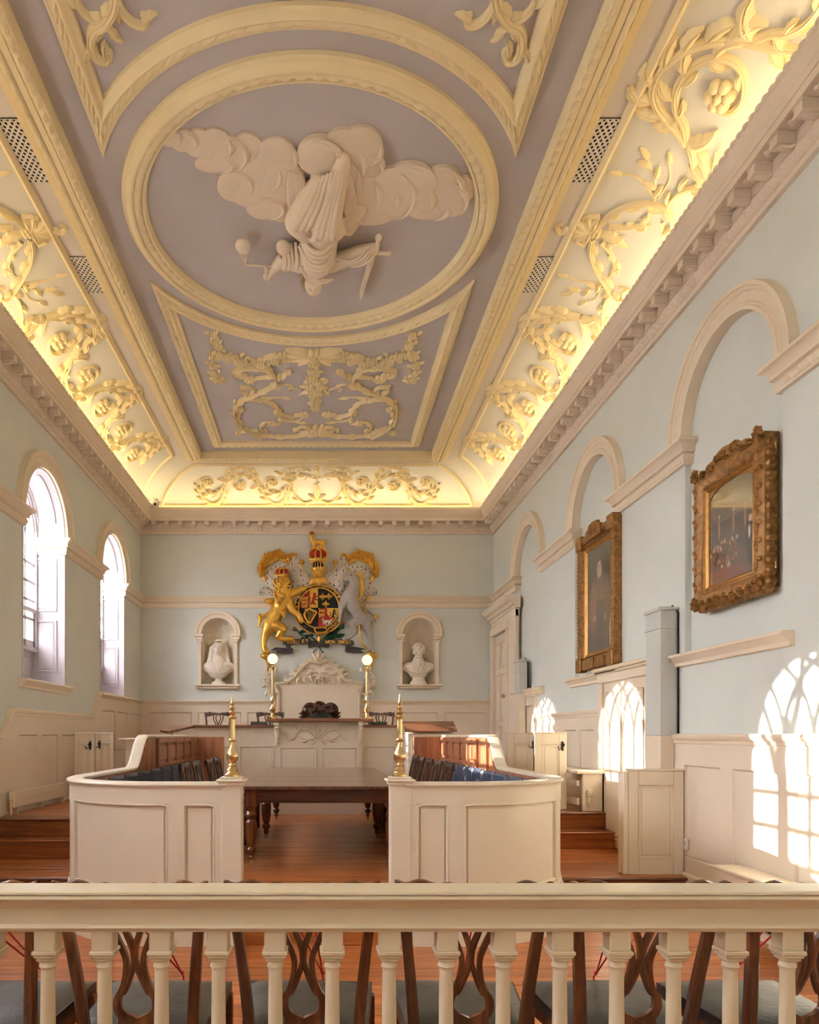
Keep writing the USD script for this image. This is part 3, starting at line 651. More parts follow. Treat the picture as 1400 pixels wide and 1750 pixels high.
# ------------------------------------------------------------------ the two curved pews
def pew(sg, cx, xs, xin, label):
    """sg = -1 left, +1 right; plan: front straight, quarter circle, straight side; (s, z, h) with h outwards"""
    r, y0, ye = .88, 4.85, 10.62
    st = [(xin, y0), (cx, y0)] if sg > 0 else [(xin, y0), (cx, y0)]
    arc = [(cx + sg * r * math.sin(a), y0 + r - r * math.cos(a)) for a in np.linspace(0, PI / 2, 40)]
    path = np.array(list(map(tuple, resample([st[0], st[1]], .05)[:-1])) + arc + list(map(tuple, resample([(cx + sg * r, y0 + r), (cx + sg * r, ye)], .06)[1:])))
    S = np.r_[0, np.cumsum(np.linalg.norm(np.diff(path, axis=0), axis=1))]
    T = np.gradient(path, axis=0); T /= np.linalg.norm(T, axis=1, keepdims=True)
    N = np.stack([T[:, 1], -T[:, 0]], 1) * (1 if sg > 0 else -1)
    def M(s, z, h):
        s = np.asarray(s, float); sc = np.clip(s, 0, S[-1])
        a = np.stack([np.interp(sc, S, path[:, k]) for k in (0, 1)]); n = np.stack([np.interp(sc, S, N[:, k]) for k in (0, 1)])
        n = n / np.linalg.norm(n, axis=0)
        return a[0] + n[0] * h, a[1] + n[1] * h, z
    sy = lambda y: S[-1] - (ye - y)                       # s at distance y along the side
    def top(s): 
        u = np.clip((s - sy(7.15)) / .62, 0, 1); e = u * u * u * (u * (6 * u - 15) + 10)
        return 1.105 + e * .325
    def strip(s0, s1, prof, step=.035, lift=True):
        """prof: (h, z) closed outline; z measured from the top edge when lift"""
        n = max(2, int((s1 - s0) / step) + 1); s = np.linspace(s0, s1, n); q = np.array(prof, float)
        H, Zz = np.broadcast_to(q[:, 0], (n, len(q))), q[:, 1][None] + (top(s)[:, None] if lift else 0)
        v = np.stack(M(np.repeat(s, len(q)).reshape(n, -1), Zz, H), -1).reshape(-1, 3)
        f = grid_faces(n, len(q), closed_k=True); e = _ear(q)
        return v, np.vstack([f, e, e[:, ::-1] + (n - 1) * len(q)])
    def wallstrip(s0, s1, h0, h1, zb, ztop=None, step=.04, drop=.0):
        n = max(2, int((s1 - s0) / step) + 1); s = np.linspace(s0, s1, n); zt = (top(s) - drop if ztop is None else np.full(n, ztop))
        ss, hh = np.repeat(s, 4).reshape(n, 4), np.broadcast_to([h0, h0, h1, h1], (n, 4)); zz = np.stack([np.full(n, zb), zt, zt, np.full(n, zb)], 1)
        v = np.stack(M(ss, zz, hh), -1).reshape(-1, 3); f = grid_faces(n, 4, closed_k=True)
        return v, np.vstack([f, [[0, 1, 2], [0, 2, 3]], np.array([[0, 2, 1], [0, 3, 2]]) + (n - 1) * 4])
    def bent(s0, s1, z0, z1, h0, h1, b=.006):
        m = trimesh.creation.box(bounds=[[s0, z0, h0], [s1, z1, h1]]); v, f = np.array(m.vertices), np.array(m.faces)
        if b:
            m = box(s0, s1, z0, z1, h0, h1, b); v, f = m
        n = max(1, int((s1 - s0) / .07))
        if n > 1 and s0 < sy(5.8):
            g = to_man((v, f)).refine(3); v, f = man(g)
        return np.stack(M(v[:, 0], v[:, 1], v[:, 2]), 1), f
    p = thing('pew', label, 'pew', (cx, y0 + r, 0))
    L = S[-1]
    part(p, 'shell', wallstrip(0, L, -.0695, -.0125, .0, drop=.022), 'pew_cream', smooth=40)
    k = .0
    bays = [(.07, .294), (.39, 1.27), (1.40, 1.78)] + [(1.93 + i * .9, 2.70 + i * .9) for i in range(5)]
    n = 0
    stiles = [(0, .07), (.294, .39), (1.27, 1.40), (1.78, 1.93)] + [(2.70 + i * .9, 1.93 + (i + 1) * .9) for i in range(4)] + [(2.70 + 4 * .9, L)]
    fr = [wallstrip(a, b, -.012, .012, .0, .98) for a, b in stiles if b > a] + [strip(0, L, [(-.012, -.145), (.014, -.145), (.014, -.03), (-.012, -.03)]), wallstrip(0, L, -.012, .012, .0, .36)]
    part(p, 'frame', cat(*fr), 'pew_cream', smooth=40)
    for a, b in bays:
        m = mapped(cat(sweep(resample([(a, .36), (b, .36), (b, .96), (a, .96)], .06, True), [(0, .013), (.012, .016), (.02, .004), (.022, -.012)], closed=True)), lambda s, z, h: M(s, z, h)) if sg > 0 else \
            mapped(sweep(resample([(a, .36), (b, .36), (b, .96), (a, .96)], .06, True), [(0, .013), (.012, .016), (.02, .004), (.022, -.012)], closed=True), lambda s, z, h: M(s, z, h))
        part(p, 'panel_moulding', m, 'pew_cream', smooth=30)
        part(p, 'panel', bent(a + .03, b - .03, .39, .93, -.012, -.002, .004), 'pew_cream', smooth=30)
    part(p, 'plinth', cat(wallstrip(0, L, .012, .035, 0, .30), wallstrip(0, L, .012, .024, .30, .335)), 'pew_cream', smooth=40)
    cap = [(-.085, -.03), (-.088, -.012), (-.07, 0), (.012, 0), (.032, -.008), (.036, -.02), (.028, -.032), (.018, -.036), (.016, -.05), (-.012, -.05)]
    part(p, 'cap_rail', strip(0, L, cap), 'pew_cream', smooth=50)
    # inside: timber lining, raised panels, leather pads, seat
    part(p, 'lining', wallstrip(.1, L, -.095, -.07, Z1, drop=.034), 'oak_panel', smooth=40)
    nb = 13; w = (L - .30) / nb
    for i in range(nb):
        a, b = .2 + i * w + .035, .2 + (i + 1) * w - .035
        pad = bent(a, b, .66, 1.06, -.16, -.096, .03)
        part(p, 'back_pad', pad, 'leather_blue', smooth=40)
        part(p, 'stile', bent(a - .07, a, .62, float(top(a)) - .05, -.125, -.09, .004), 'oak_panel', smooth=30)
        if top(a) > 1.40:
            part(p, 'raised_panel', cat(bent(a + .03, b - .03, 1.135, 1.31, -.115, -.09, .012)), 'oak_panel', smooth=30)
            part(p, 'panel_rail', bent(a, b, 1.065, 1.11, -.122, -.09, .004), 'oak_panel', smooth=30); part(p, 'panel_rail', bent(a, b, 1.335, 1.39, -.122, -.09, .004), 'oak_panel', smooth=30)
    part(p, 'seat', cat(wallstrip(.15, L, -.52, -.10, .60, .64)), 'oak_panel', smooth=40)
    part(p, 'seat_front', cat(wallstrip(.15, L, -.46, -.44, Z1, .60)), 'oak_panel', smooth=40)
    part(p, 'end_panel', mapped(box(L - .05, L, Z1, 1.40, -.5, -.07, .006), M), 'oak_panel')
    # newel
    nx = xin - sg * .035; part(p, 'newel', cat(box(nx - .07, nx + .07, y0 - .02, y0 + .12, 0, 1.10, .006), box(nx - .085, nx + .085, y0 - .035, y0 + .135, 0, .30, .008)), 'pew_cream')
    part(p, 'newel_cap', cat(box(nx - .085, nx + .085, y0 - .035, y0 + .135, 1.085, 1.105, .006), box(nx - .10, nx + .10, y0 - .05, y0 + .15, 1.105, 1.125, .008), box(nx - .075, nx + .075, y0 - .025, y0 + .125, 1.125, 1.14, .005)), 'pew_cream')
    return p, (nx, y0 + .05, 1.14)
pl, nl = pew(-1, -1.08, None, -.655, 'curved cream panelled pew to the left of the long table')
pr, nr = pew(1, .96, None, .56, 'curved cream panelled pew to the right of the long table')
FIN = [(0, 0), (.052, 0), (.052, .012), (.040, .022), (.034, .034), (.038, .044), (.030, .056), (.022, .066), (.026, .076), (.020, .084), (.018, .09), (.030, .105), (.040, .125), (.042, .145), (.036, .165), (.026, .185), (.020, .21), (.017, .235), (.022, .24), (.026, .248), (.022, .256), (.019, .262),
       (.0185, .39), (.024, .395), (.027, .403), (.022, .41), (.013, .418), (.019, .43), (.023, .437), (.016, .446), (.011, .452), (.017, .463), (.019, .469), (.012, .478), (.009, .484), (.014, .493), (.015, .499), (.009, .508), (.0065, .525), (.004, .55), (.0, .565)]
for (x, y, z), lab in ((nl, 'tall brass finial on the post of the left pew'), (nr, 'tall brass finial on the post of the right pew')):
    f = thing('brass_finial', lab, 'finial', (x, y, z))
    part(f, 'base', lathe(FIN[:10], 28), 'brass', smooth=35, local=True); part(f, 'bulb', lathe(FIN[9:21], 28), 'brass', smooth=35, local=True)
    part(f, 'shaft', lathe(FIN[20:24], 24), 'brass', smooth=35, local=True); part(f, 'spire', lathe(FIN[23:], 24), 'brass', smooth=35, local=True)

# ------------------------------------------------------------------ long table
TX0, TX1, TY0, TY1 = -.81, .78, 6.76, 10.70
tb = thing('long_table', 'long mahogany table on turned legs between the two pews', 'table', ((TX0 + TX1) / 2, (TY0 + TY1) / 2, Z1))
for k in range(5):
    a = TY0 + (TY1 - TY0) * k / 5; part(tb, 'tabletop_leaf', box(TX0, TX1, a + .001, a + (TY1 - TY0) / 5 - .001, Z1 + .735, Z1 + .77, .008), 'mahogany_y')
part(tb, 'apron', cat(box(TX0 + .07, TX1 - .07, TY0 + .09, TY0 + .115, Z1 + .61, Z1 + .735), box(TX0 + .07, TX1 - .07, TY1 - .115, TY1 - .09, Z1 + .61, Z1 + .735), box(TX0 + .09, TX0 + .115, TY0 + .1, TY1 - .1, Z1 + .61, Z1 + .735), box(TX1 - .115, TX1 - .09, TY0 + .1, TY1 - .1, Z1 + .61, Z1 + .735),
     box(TX0 + .07, TX1 - .07, TY0 + .082, TY0 + .118, Z1 + .605, Z1 + .622, .004)), 'mahogany_x')
LEG = [(0, .055), (.028, .06), (.032, .085), (.024, .10), (.040, .12), (.048, .14), (.046, .16), (.034, .175), (.030, .185), (.044, .21), (.055, .28), (.060, .36), (.057, .42), (.045, .435), (.040, .45), (.056, .468), (.060, .49), (.052, .51), (.040, .525), (.046, .545), (.052, .56), (.052, .57), (0, .57)]
for x, y in ((TX0 + .12, TY0 + .13), (TX1 - .12, TY0 + .13), (TX0 + .12, (TY0 + TY1) / 2), (TX1 - .12, (TY0 + TY1) / 2), (TX0 + .12, TY1 - .13), (TX1 - .12, TY1 - .13)):
    q = part(tb, 'leg', cat(mv(lathe(LEG, 28), (x, y, Z1)), box(x - .058, x + .058, y - .058, y + .058, Z1 + .565, Z1 + .735, .006)), 'mahogany_z', smooth=30)
    part(q, 'castor', cat(mv(lathe([(0, .03), (.02, .03), (.022, .06), (0, .062)], 14), (x, y, Z1)), mv(mv(lathe([(0, -.012), (.022, -.012), (.026, 0), (.022, .012), (0, .012)], 16), ry=PI / 2), (x, y + .01, Z1 + .027))), 'brass', smooth=30)

# ------------------------------------------------------------------ chairs
def ribbon(pts, w, y0, th=.018, n=10):
    """a flat curved strand of a pierced splat: pts (x, z) in the plane of the back; y follows the rake"""
    c = spline(pts, n); t = np.gradient(c, axis=0); t /= np.linalg.norm(t, axis=1, keepdims=True); nn = np.stack([-t[:, 1], t[:, 0]], 1)
    ww = np.broadcast_to(np.asarray(w, float), (len(c),))[:, None] / 2 if np.ndim(w) == 0 else np.interp(np.linspace(0, 1, len(c)), np.linspace(0, 1, len(w)), w)[:, None] / 2
    l, r = c + nn * ww, c - nn * ww; y = y0(c[:, 1])
    rows = np.stack([np.c_[l[:, 0], y - th / 2, l[:, 1]], np.c_[c[:, 0], y - th / 2 - .004, c[:, 1]], np.c_[r[:, 0], y - th / 2, r[:, 1]], np.c_[r[:, 0], y + th / 2, r[:, 1]], np.c_[l[:, 0], y + th / 2, l[:, 1]]], 1)
    v = rows.reshape(-1, 3); f = grid_faces(len(c), 5, closed_k=True); e = np.array([[0, 1, 2], [0, 2, 3], [0, 3, 4]])
    return v, np.vstack([f, e[:, ::-1], e + (len(c) - 1) * 5])
def chair_parts(p, wd, seat_m, edge_m, tall=.976, fine=True):
    back = lambda z: -.215 - .10 * np.clip((np.asarray(z) - .44) / .52, 0, 1.1) ** 1.25
    def post(s):
        z = np.linspace(0, tall - .03, 14); y = np.where(z < .44, -.215 - .05 * ((.44 - z) / .44) ** 2, back(z)); x = s * np.where(z < .44, .178, .178 + .05 * np.clip((z - .44) / .52, 0, 1) ** 1.3)
        w = np.where(z < .44, .019, .019 - .004 * (z - .44) / .5); hh = np.where(z < .44, .02, .017)
        ring = np.stack([np.stack([x + dx * w, y + dy * hh, z], 1) for dx, dy in ((-1, -.6), (-.6, -1), (.6, -1), (1, -.6), (1, .8), (-1, .8))], 1)
        v = ring.reshape(-1, 3); f = grid_faces(len(z), 6, closed_k=True); e = np.array([[0, 1, 2], [0, 2, 3], [0, 3, 4], [0, 4, 5]])
        return v, np.vstack([f, e, e[:, ::-1] + (len(z) - 1) * 6])
    for s in (-1, 1): part(p, 'back_post', post(s), wd, smooth=35, local=True)
    for s in (-1, 1):
        x = s * .225; part(p, 'front_leg', cat(box(x - .021, x + .021, .20, .242, 0, .42, .004)), wd, local=True)
    part(p, 'seat_rail', cat(box(-.235, .235, .222, .244, .36, .43, .003), *[extrude(Polygon([(s * .178, -.215), (s * .235, .235), (s * .213, .235), (s * .158, -.215)]), .36, .43) for s in (-1, 1)], box(-.17, .17, -.228, -.205, .36, .44, .003)), wd, local=True)
    part(p, 'stretcher', cat(*[tube([(s * .178, -.23, .16), (s * .222, .22, .16)], .012, 6) for s in (-1, 1)], tube([(-.2, 0, .16), (.2, 0, .16)], .012, 6)), wd, local=True)
    # upholstered seat, wider in front
    n, k = 15, 13; u, v_ = np.meshgrid(np.linspace(-1, 1, n), np.linspace(-1, 1, k), indexing='ij')
    yy = .018 + v_ * .235; hw = .206 + .032 * (v_ + 1) / 2
    e = np.clip(1 - np.maximum(np.abs(u), np.abs(v_)) ** 7, 0, 1)
    top_ = np.stack([u * hw, yy, .455 + .030 * e * (1 - .35 * (u * u + v_ * v_) / 2) + .004 * (meshkit.fbm(np.stack([u * 2 + 9, v_ * 2, u * 0], -1), 3) - .5)], -1).reshape(-1, 3)
    part(p, 'seat', (top_, grid_faces(n, k)), seat_m, smooth=50, local=True)
    rim = np.array([(-.208, -.217), (.208, -.217), (.238, .253), (-.238, .253)])
    part(p, 'seat_edge', extrude(Polygon(rim), .415, .457), edge_m, local=True)
    # crest rail with two raised ears and a dipped middle
    xs = np.linspace(-.245, .245, 45)
    topz = tall - .028 + .022 * np.exp(-((np.abs(xs) - .165) / .045) ** 2) + .012 * np.exp(-((np.abs(xs) - .075) / .03) ** 2) - .006 * np.exp(-(xs / .03) ** 2) + .018 * np.exp(-((np.abs(xs) - .24) / .02) ** 2)
    bot = tall - .075 + .018 * np.cos(xs / .245 * PI)
    y = back(topz); th = .012
    rows = np.stack([np.c_[xs, y - th, bot], np.c_[xs, y - th - .004, (topz + bot) / 2], np.c_[xs, y - th, topz - .004], np.c_[xs, y, topz], np.c_[xs, y + th, topz - .004], np.c_[xs, y + th, bot]], 1).reshape(-1, 3)
    part(p, 'crest_rail', (rows, np.vstack([grid_faces(45, 6, closed_k=True), [[0, 1, 2], [0, 2, 3], [0, 3, 4], [0, 4, 5]]])), wd, smooth=40, local=True)
    # interlaced splat
    yb = lambda z: back(z) + .0
    st = []
    for s in (-1, 1):
        st.append(ribbon([(s * .075, tall - .055), (s * .088, .86), (s * .06, .79), (s * .030, .71), (s * .032, .65), (s * .045, .60), (s * .062, .565), (s * .062, .53), (s * .045, .505)], [.016, .018, .018, .018, .018, .02, .026, .028, .03], yb))
        st.append(ribbon([(s * .012, tall - .055), (s * .045, .87), (s * .024, .80), (s * .004, .74), (0, .70), (-s * .008, .67), (-s * .030, .61), (-s * .045, .585)], [.016, .018, .018, .02, .02, .018, .018, .02], yb))
    zz = np.linspace(0, 2 * PI, 24)
    st.append(extrude(Polygon([(-.07, .46), (.07, .46), (.062, .49), (.062, .52), (.03, .515), (0, .50), (-.03, .515), (-.062, .52), (-.062, .49)]), -.009, .009))
    st[-1] = mapped(st[-1], lambda a, b, h: (a, back(b) + h, b))
    part(p, 'splat', cat(*st), wd, smooth=35, local=True)
def make_chair(label, loc, rz, group, wd, seat_m, edge_m='leather_edge', name='dining_chair'):
    p = thing(name, label, 'chair', loc, rz, group); chair_parts(p, wd, seat_m, edge_m); return p
fc = [(-1.13, -.02, 'leftmost mahogany chair behind the balustrade, cut by the left edge of the picture'), (-.599, -.02, 'second chair from the left in the row behind the balustrade, grey leather seat'),
      (-.0545, -.035, 'chair behind the balustrade in line with the gap between the pews'), (.49, -.06, 'fourth chair from the left behind the balustrade, in front of the right pew'),
      (1.021, .0, 'fifth chair from the left behind the balustrade, with cracked grey leather seat'), (1.555, .06, 'rightmost chair behind the balustrade, cut by the right edge of the picture')]
g = 'mahogany chairs in a row behind the balustrade'
fore = make_chair(fc[0][2], (fc[0][0], 2.56, 0), fc[0][1] or .001, g, 'fore_chair_wood', 'leather_grey', name='chippendale_chair')
for x, a, lab in fc[1:]: copy_of(fore, lab, (x, 2.56, 0), a, g)
for i, (x, a, lab) in enumerate(fc):
    c, s = math.cos(a), math.sin(a); W = lambda u, v, z: (x + c * u - s * v, 2.56 + s * u + c * v, z)
    m = cat(*[tube([W(u0, -.285, .93), W(.045, .235, .492)], .0032, 6) for u0 in (-.075, .02)], tube([W(.045, .235, .492), W(.045, .262, .47), W(.05, .26, .40)], .0035, 6), ball(W(.045, .24, .494), .008, 1))
    solo('red_cord', m, 'cord_red', ['red cord stretched over the leftmost chair behind the balustrade', 'red cord stretched over the second chair behind the balustrade', 'red cord stretched over the chair in line with the gap between the pews',
         'red cord stretched over the fourth chair behind the balustrade', 'red cord stretched over the fifth chair behind the balustrade', 'red cord stretched over the rightmost chair behind the balustrade'][i], 'cord', smooth=True, group='red cords across the chairs')
tab = None
rt = [7.55, 8.25, 8.95, 9.65, 10.3]; lt = [7.35, 7.95, 8.9, 9.5]
ordn = ['nearest', 'second', 'third', 'fourth', 'farthest']
for i, y in enumerate(rt):
    lab = f'{ordn[i]} dark carved chair along the right side of the long table'
    if tab is None: tab = make_chair(lab, (1.02, y, Z1), PI / 2, 'dark chairs along the right side of the table', 'chair_dark', 'leather_edge')
    else: copy_of(tab, lab, (1.02, y, Z1), PI / 2, 'dark chairs along the right side of the table')
for i, y in enumerate(lt): copy_of(tab, f'{["nearest", "second", "third", "farthest"][i]} dark carved chair along the left side of the long table', (-1.10, y, Z1), -PI / 2, 'dark chairs along the left side of the table')
for x, lab in ((-1.86, 'dark chair behind the left part of the long bench'), (-.94, 'dark chair behind the bench, just left of the carved centre'), (1.03, 'dark chair behind the bench, to the right of the carved centre')):
    copy_of(tab, lab, (x, 12.45, Z3), PI, 'dark chairs behind the bench')

# ------------------------------------------------------------------ balustrade
RY = 1.85
bl = thing('balustrade', 'cream balustrade with turned balusters and a broad moulded rail across the foreground', 'balustrade', (CX, RY, 0))
half_ = [(.05, 1.029), (.056, 1.026), (.057, 1.021), (.050, 1.0195), (.057, 1.0165), (.060, 1.010), (.055, 1.004), (.046, .998), (.042, .992), (.038, .986), (.031, .98), (.030, .942), (.036, .939), (.040, .933), (.036, .927), (.030, .925), (.030, .921)]
RP_ = [(-h, z) for h, z in half_] + [(h, z) for h, z in half_[::-1]]
def rail(prof, x0, x1):
    q = np.array(prof); v = np.vstack([np.c_[np.full(len(q), x), RY + q[:, 0], q[:, 1]] for x in (x0, x1)])
    e = _ear(q); return v, np.vstack([grid_faces(2, len(q), closed_k=True), e, e + len(q)])
part(bl, 'top_rail', rail(RP_, -1.9, 2.1), 'rail_cream', smooth=35)
zb = .921
part(bl, 'bottom_rail', cat(box(-1.9, 2.1, RY - .06, RY + .06, .10, .17, .012)), 'rail_cream')
B = [(.0, .17), (.024, .17), (.026, .19), (.020, .20), (.023, .22), (.030, .27), (.0305, .31), (.027, .40), (.0225, .55), (.019, .68), (.0175, zb - .105), (.019, zb - .10), (.022, zb - .094), (.019, zb - .086), (.018, zb - .082), (.020, zb - .078), (.0, zb - .078)]
i = 0
for k in range(-7, 13):
    x = px(568 + (k) * 97.2, 0, RY)[0]
    q = part(bl, 'baluster', cat(mv(lathe(B, 20), (x, RY, 0)), box(x - .027, x + .027, RY - .027, RY + .027, zb - .052, zb + .002, .003), box(x - .032, x + .032, RY - .032, RY + .032, zb - .062, zb - .050, .003),
             box(x - .028, x + .028, RY - .028, RY + .028, zb - .070, zb - .061, .003), box(x - .023, x + .023, RY - .023, RY + .023, zb - .079, zb - .069, .003), box(x - .027, x + .027, RY - .027, RY + .027, .165, .20, .003)), 'rail_cream', smooth=32)
for x in (-1.9, 2.1): part(bl, 'end_post', box(x - .06, x + .06, RY - .06, RY + .06, 0, 1.06, .008), 'rail_cream')

# ------------------------------------------------------------------ carved plaster: stems, leaves, flowers in the plane (a, b, height)
def stem(pts, w, h=None, n=10, taper=(1, .5), grooved=True):
    c = spline(pts, n) if len(pts) > 2 else resample(pts, .05)
    t = np.gradient(c, axis=0); t /= np.linalg.norm(t, axis=1, keepdims=True) + 1e-9; nn = np.stack([-t[:, 1], t[:, 0]], 1)
    ww = w / 2 * np.interp(np.linspace(0, 1, len(c)), np.linspace(0, 1, len(taper)), taper); hh = (h or w * .75) * ww / (w / 2)
    prof = [(-1, -.05), (-.92, .45), (-.62, .82), (-.38, .70), (0, 1.0), (.38, .70), (.62, .82), (.92, .45), (1, -.05)] if grooved else [(-1, -.05), (-.8, .6), (0, 1), (.8, .6), (1, -.05)]
    v = np.stack([np.c_[c + nn * (ww * a)[:, None], hh * b] for a, b in prof], 1).reshape(-1, 3)
    return v, grid_faces(len(c), len(prof))
def leaf(p, ang, L, W, h, curl=.6, lobes=3, n=13):
    u = np.linspace(0, 1, n); a = ang + curl * (u - .2) * 1.3
    d = np.stack([np.cos(a), np.sin(a)], 1) * L / (n - 1); c = np.asarray(p, float) + np.vstack([[0, 0], np.cumsum(d[:-1], 0)])
    t = np.gradient(c, axis=0); t /= np.linalg.norm(t, axis=1, keepdims=True) + 1e-9; nn = np.stack([-t[:, 1], t[:, 0]], 1)
    w = W / 2 * np.sin(PI * np.clip(u, 0, 1) ** .75) ** .7 * (.74 + .26 * np.abs(np.cos(PI * lobes * u))) + .003
    k = np.array([-1, -.55, -.2, 0, .2, .55, 1.0]); hv = np.array([-.02, .75, .95, .62, .95, .75, -.02])
    lift = h * (.35 + .65 * np.sin(PI * np.clip(u * .8 + .15, 0, 1)))
    v = np.stack([np.c_[c + nn * (w * x)[:, None], lift * y] for x, y in zip(k, hv)], 1).reshape(-1, 3)
    return v, grid_faces(n, 7)
def flower(p, r, h, petals=6):
    out = []
    for i in range(petals):
        a = 2 * PI * i / petals; out.append(ball((p[0] + .58 * r * math.cos(a), p[1] + .58 * r * math.sin(a), h * .25), 1, 1, (r * .36, r * .36, h * .7)))
    out.append(ball((p[0], p[1], h * .4), 1, 1, (r * .3, r * .3, h * .8))); return cat(*out)
def volute(c, R, a0, turns, sgn=1, r1=.18, n=26):
    t = np.linspace(0, 1, n); r = R * (1 - t * (1 - r1)); a = a0 + sgn * turns * 2 * PI * t
    return np.stack([c[0] + r * np.cos(a), c[1] + r * np.sin(a)], 1)
def leaves_along(pts, every, L, W, h, side=0, spread=.75, start=.1, end=.92):
    c = spline(pts, 8); s = np.r_[0, np.cumsum(np.linalg.norm(np.diff(c, axis=0), axis=1))]; out = []; k = 0
    for x in np.arange(s[-1] * start, s[-1] * end, every * 1.45):
        p = [np.interp(x, s, c[:, 0]), np.interp(x, s, c[:, 1])]; q = [np.interp(min(x + .01, s[-1]), s, c[:, 0]), np.interp(min(x + .01, s[-1]), s, c[:, 1])]
        a = math.atan2(q[1] - p[1], q[0] - p[0]); sd = side if side else (1 if k % 2 else -1); f = .8 + .35 * ((k * 7) % 5) / 5
        out.append(leaf(p, a + sd * spread, L * f, W * f, h, -sd * .9)); k += 1
    return cat(*out)
def bunch(p, r, h, seed, n=9):
    g = np.random.default_rng(seed); out = []
    k = max(2, n // 3)
    for i in range(k):
        a = 2 * PI * (i + g.uniform(0, .6)) / k; q = r * (.52 if k > 2 else .40); c = (p[0] + q * math.cos(a), p[1] + q * math.sin(a))
        out.append(flower(c, r * g.uniform(.42, .56), h * g.uniform(.9, 1.25), 5))
    for i in range(k + 2):
        a = 2 * PI * (i + g.uniform(0, .7)) / (k + 2); c = (p[0] + .55 * r * math.cos(a), p[1] + .55 * r * math.sin(a))
        out.append(leaf(c, a, r * .85, r * .42, h * .6, g.uniform(-.5, .5), 2, 8))
    return cat(*out)

ARC = 1.17
def cove_map(side):
    base = on_wall(side)
    def f(a, b, h):
        a, b, h = np.broadcast_arrays(a, b, h)
        t = np.clip(b / ARC, 0, 1); th = t * PI / 2; i = CI1 - (CI1 - CI0) * np.cos(th); z = CZ0 + (ZF - CZ0) * np.sin(th)
        di, dz = (CI1 - CI0) * np.sin(th), (ZF - CZ0) * np.cos(th); L = np.hypot(di, dz); i = i + np.maximum(b - ARC, 0)
        return base(a, z - h * di / L, i + h * dz / L)
    return f
cr = ce
def relief(side, name, m, mid=None):
    part(cr, name, mapped(m, cove_map(side)), 'plaster_relief', smooth=50)
    if mid is not None: part(cr, name, mapped(mirror(m, mid), cove_map(side)), 'plaster_relief', smooth=50)

def rinceau(u0, u1, half, b0, amp, w, first=1):
    """a waving stem with a volute, leaves and a rosette in every hollow"""
    n = int(round((u1 - u0) / half)); half = (u1 - u0) / n; out = []
    us = np.linspace(u0, u1, 8 * n + 1); wave = np.stack([us, b0 + first * amp * np.sin((us - u0) / half * PI + PI / 2 * 0)], 1)
    for i in range(n):
        s = first * (1 if i % 2 == 0 else -1); c = (u0 + (i + .5) * half + .03, b0 - s * amp * .05); R = min(half * .42, amp * .95)
        start = (u0 + i * half + .02, b0 + s * .02)
        sp = np.vstack([[start], volute(c, R, PI - s * .35, .98, -s, .22, 22)])
        seg = wave[8 * i:8 * i + 9] if False else np.array([(u0 + i * half, b0 - 0), (u0 + (i + .22) * half, b0 + s * amp * .86), (u0 + (i + .5) * half, b0 + s * amp * 1.12), (u0 + (i + .8) * half, b0 + s * amp * .78), (u0 + (i + 1) * half, b0)])
        out.append(('scroll', cat(stem(seg, w, w * .8, 8, (1, .9)), stem(sp, w * .95, w * .8, 4, (.9, .8, .5)), leaves_along(seg, .10, half * .30, half * .16, w * .8, side=s, start=.12))))
        out.append(('acanthus_leaf', cat(leaves_along(sp, R * .40, R * .62, R * .30, w * .8, side=s, spread=.9, start=.10, end=.6), leaves_along(sp, R * .5, R * .42, R * .22, w * .8, side=-s, spread=.9, start=.15, end=.8), leaf(start, math.atan2(-s * .9, .5), half * .36, half * .17, w * .9, s * 1.3), leaf(start, math.atan2(-s * .9, -.4), half * .30, half * .15, w * .9, -s * 1.0))))
        out.append(('rosette', flower(c, R * .36, w * 1.2)))
    return out
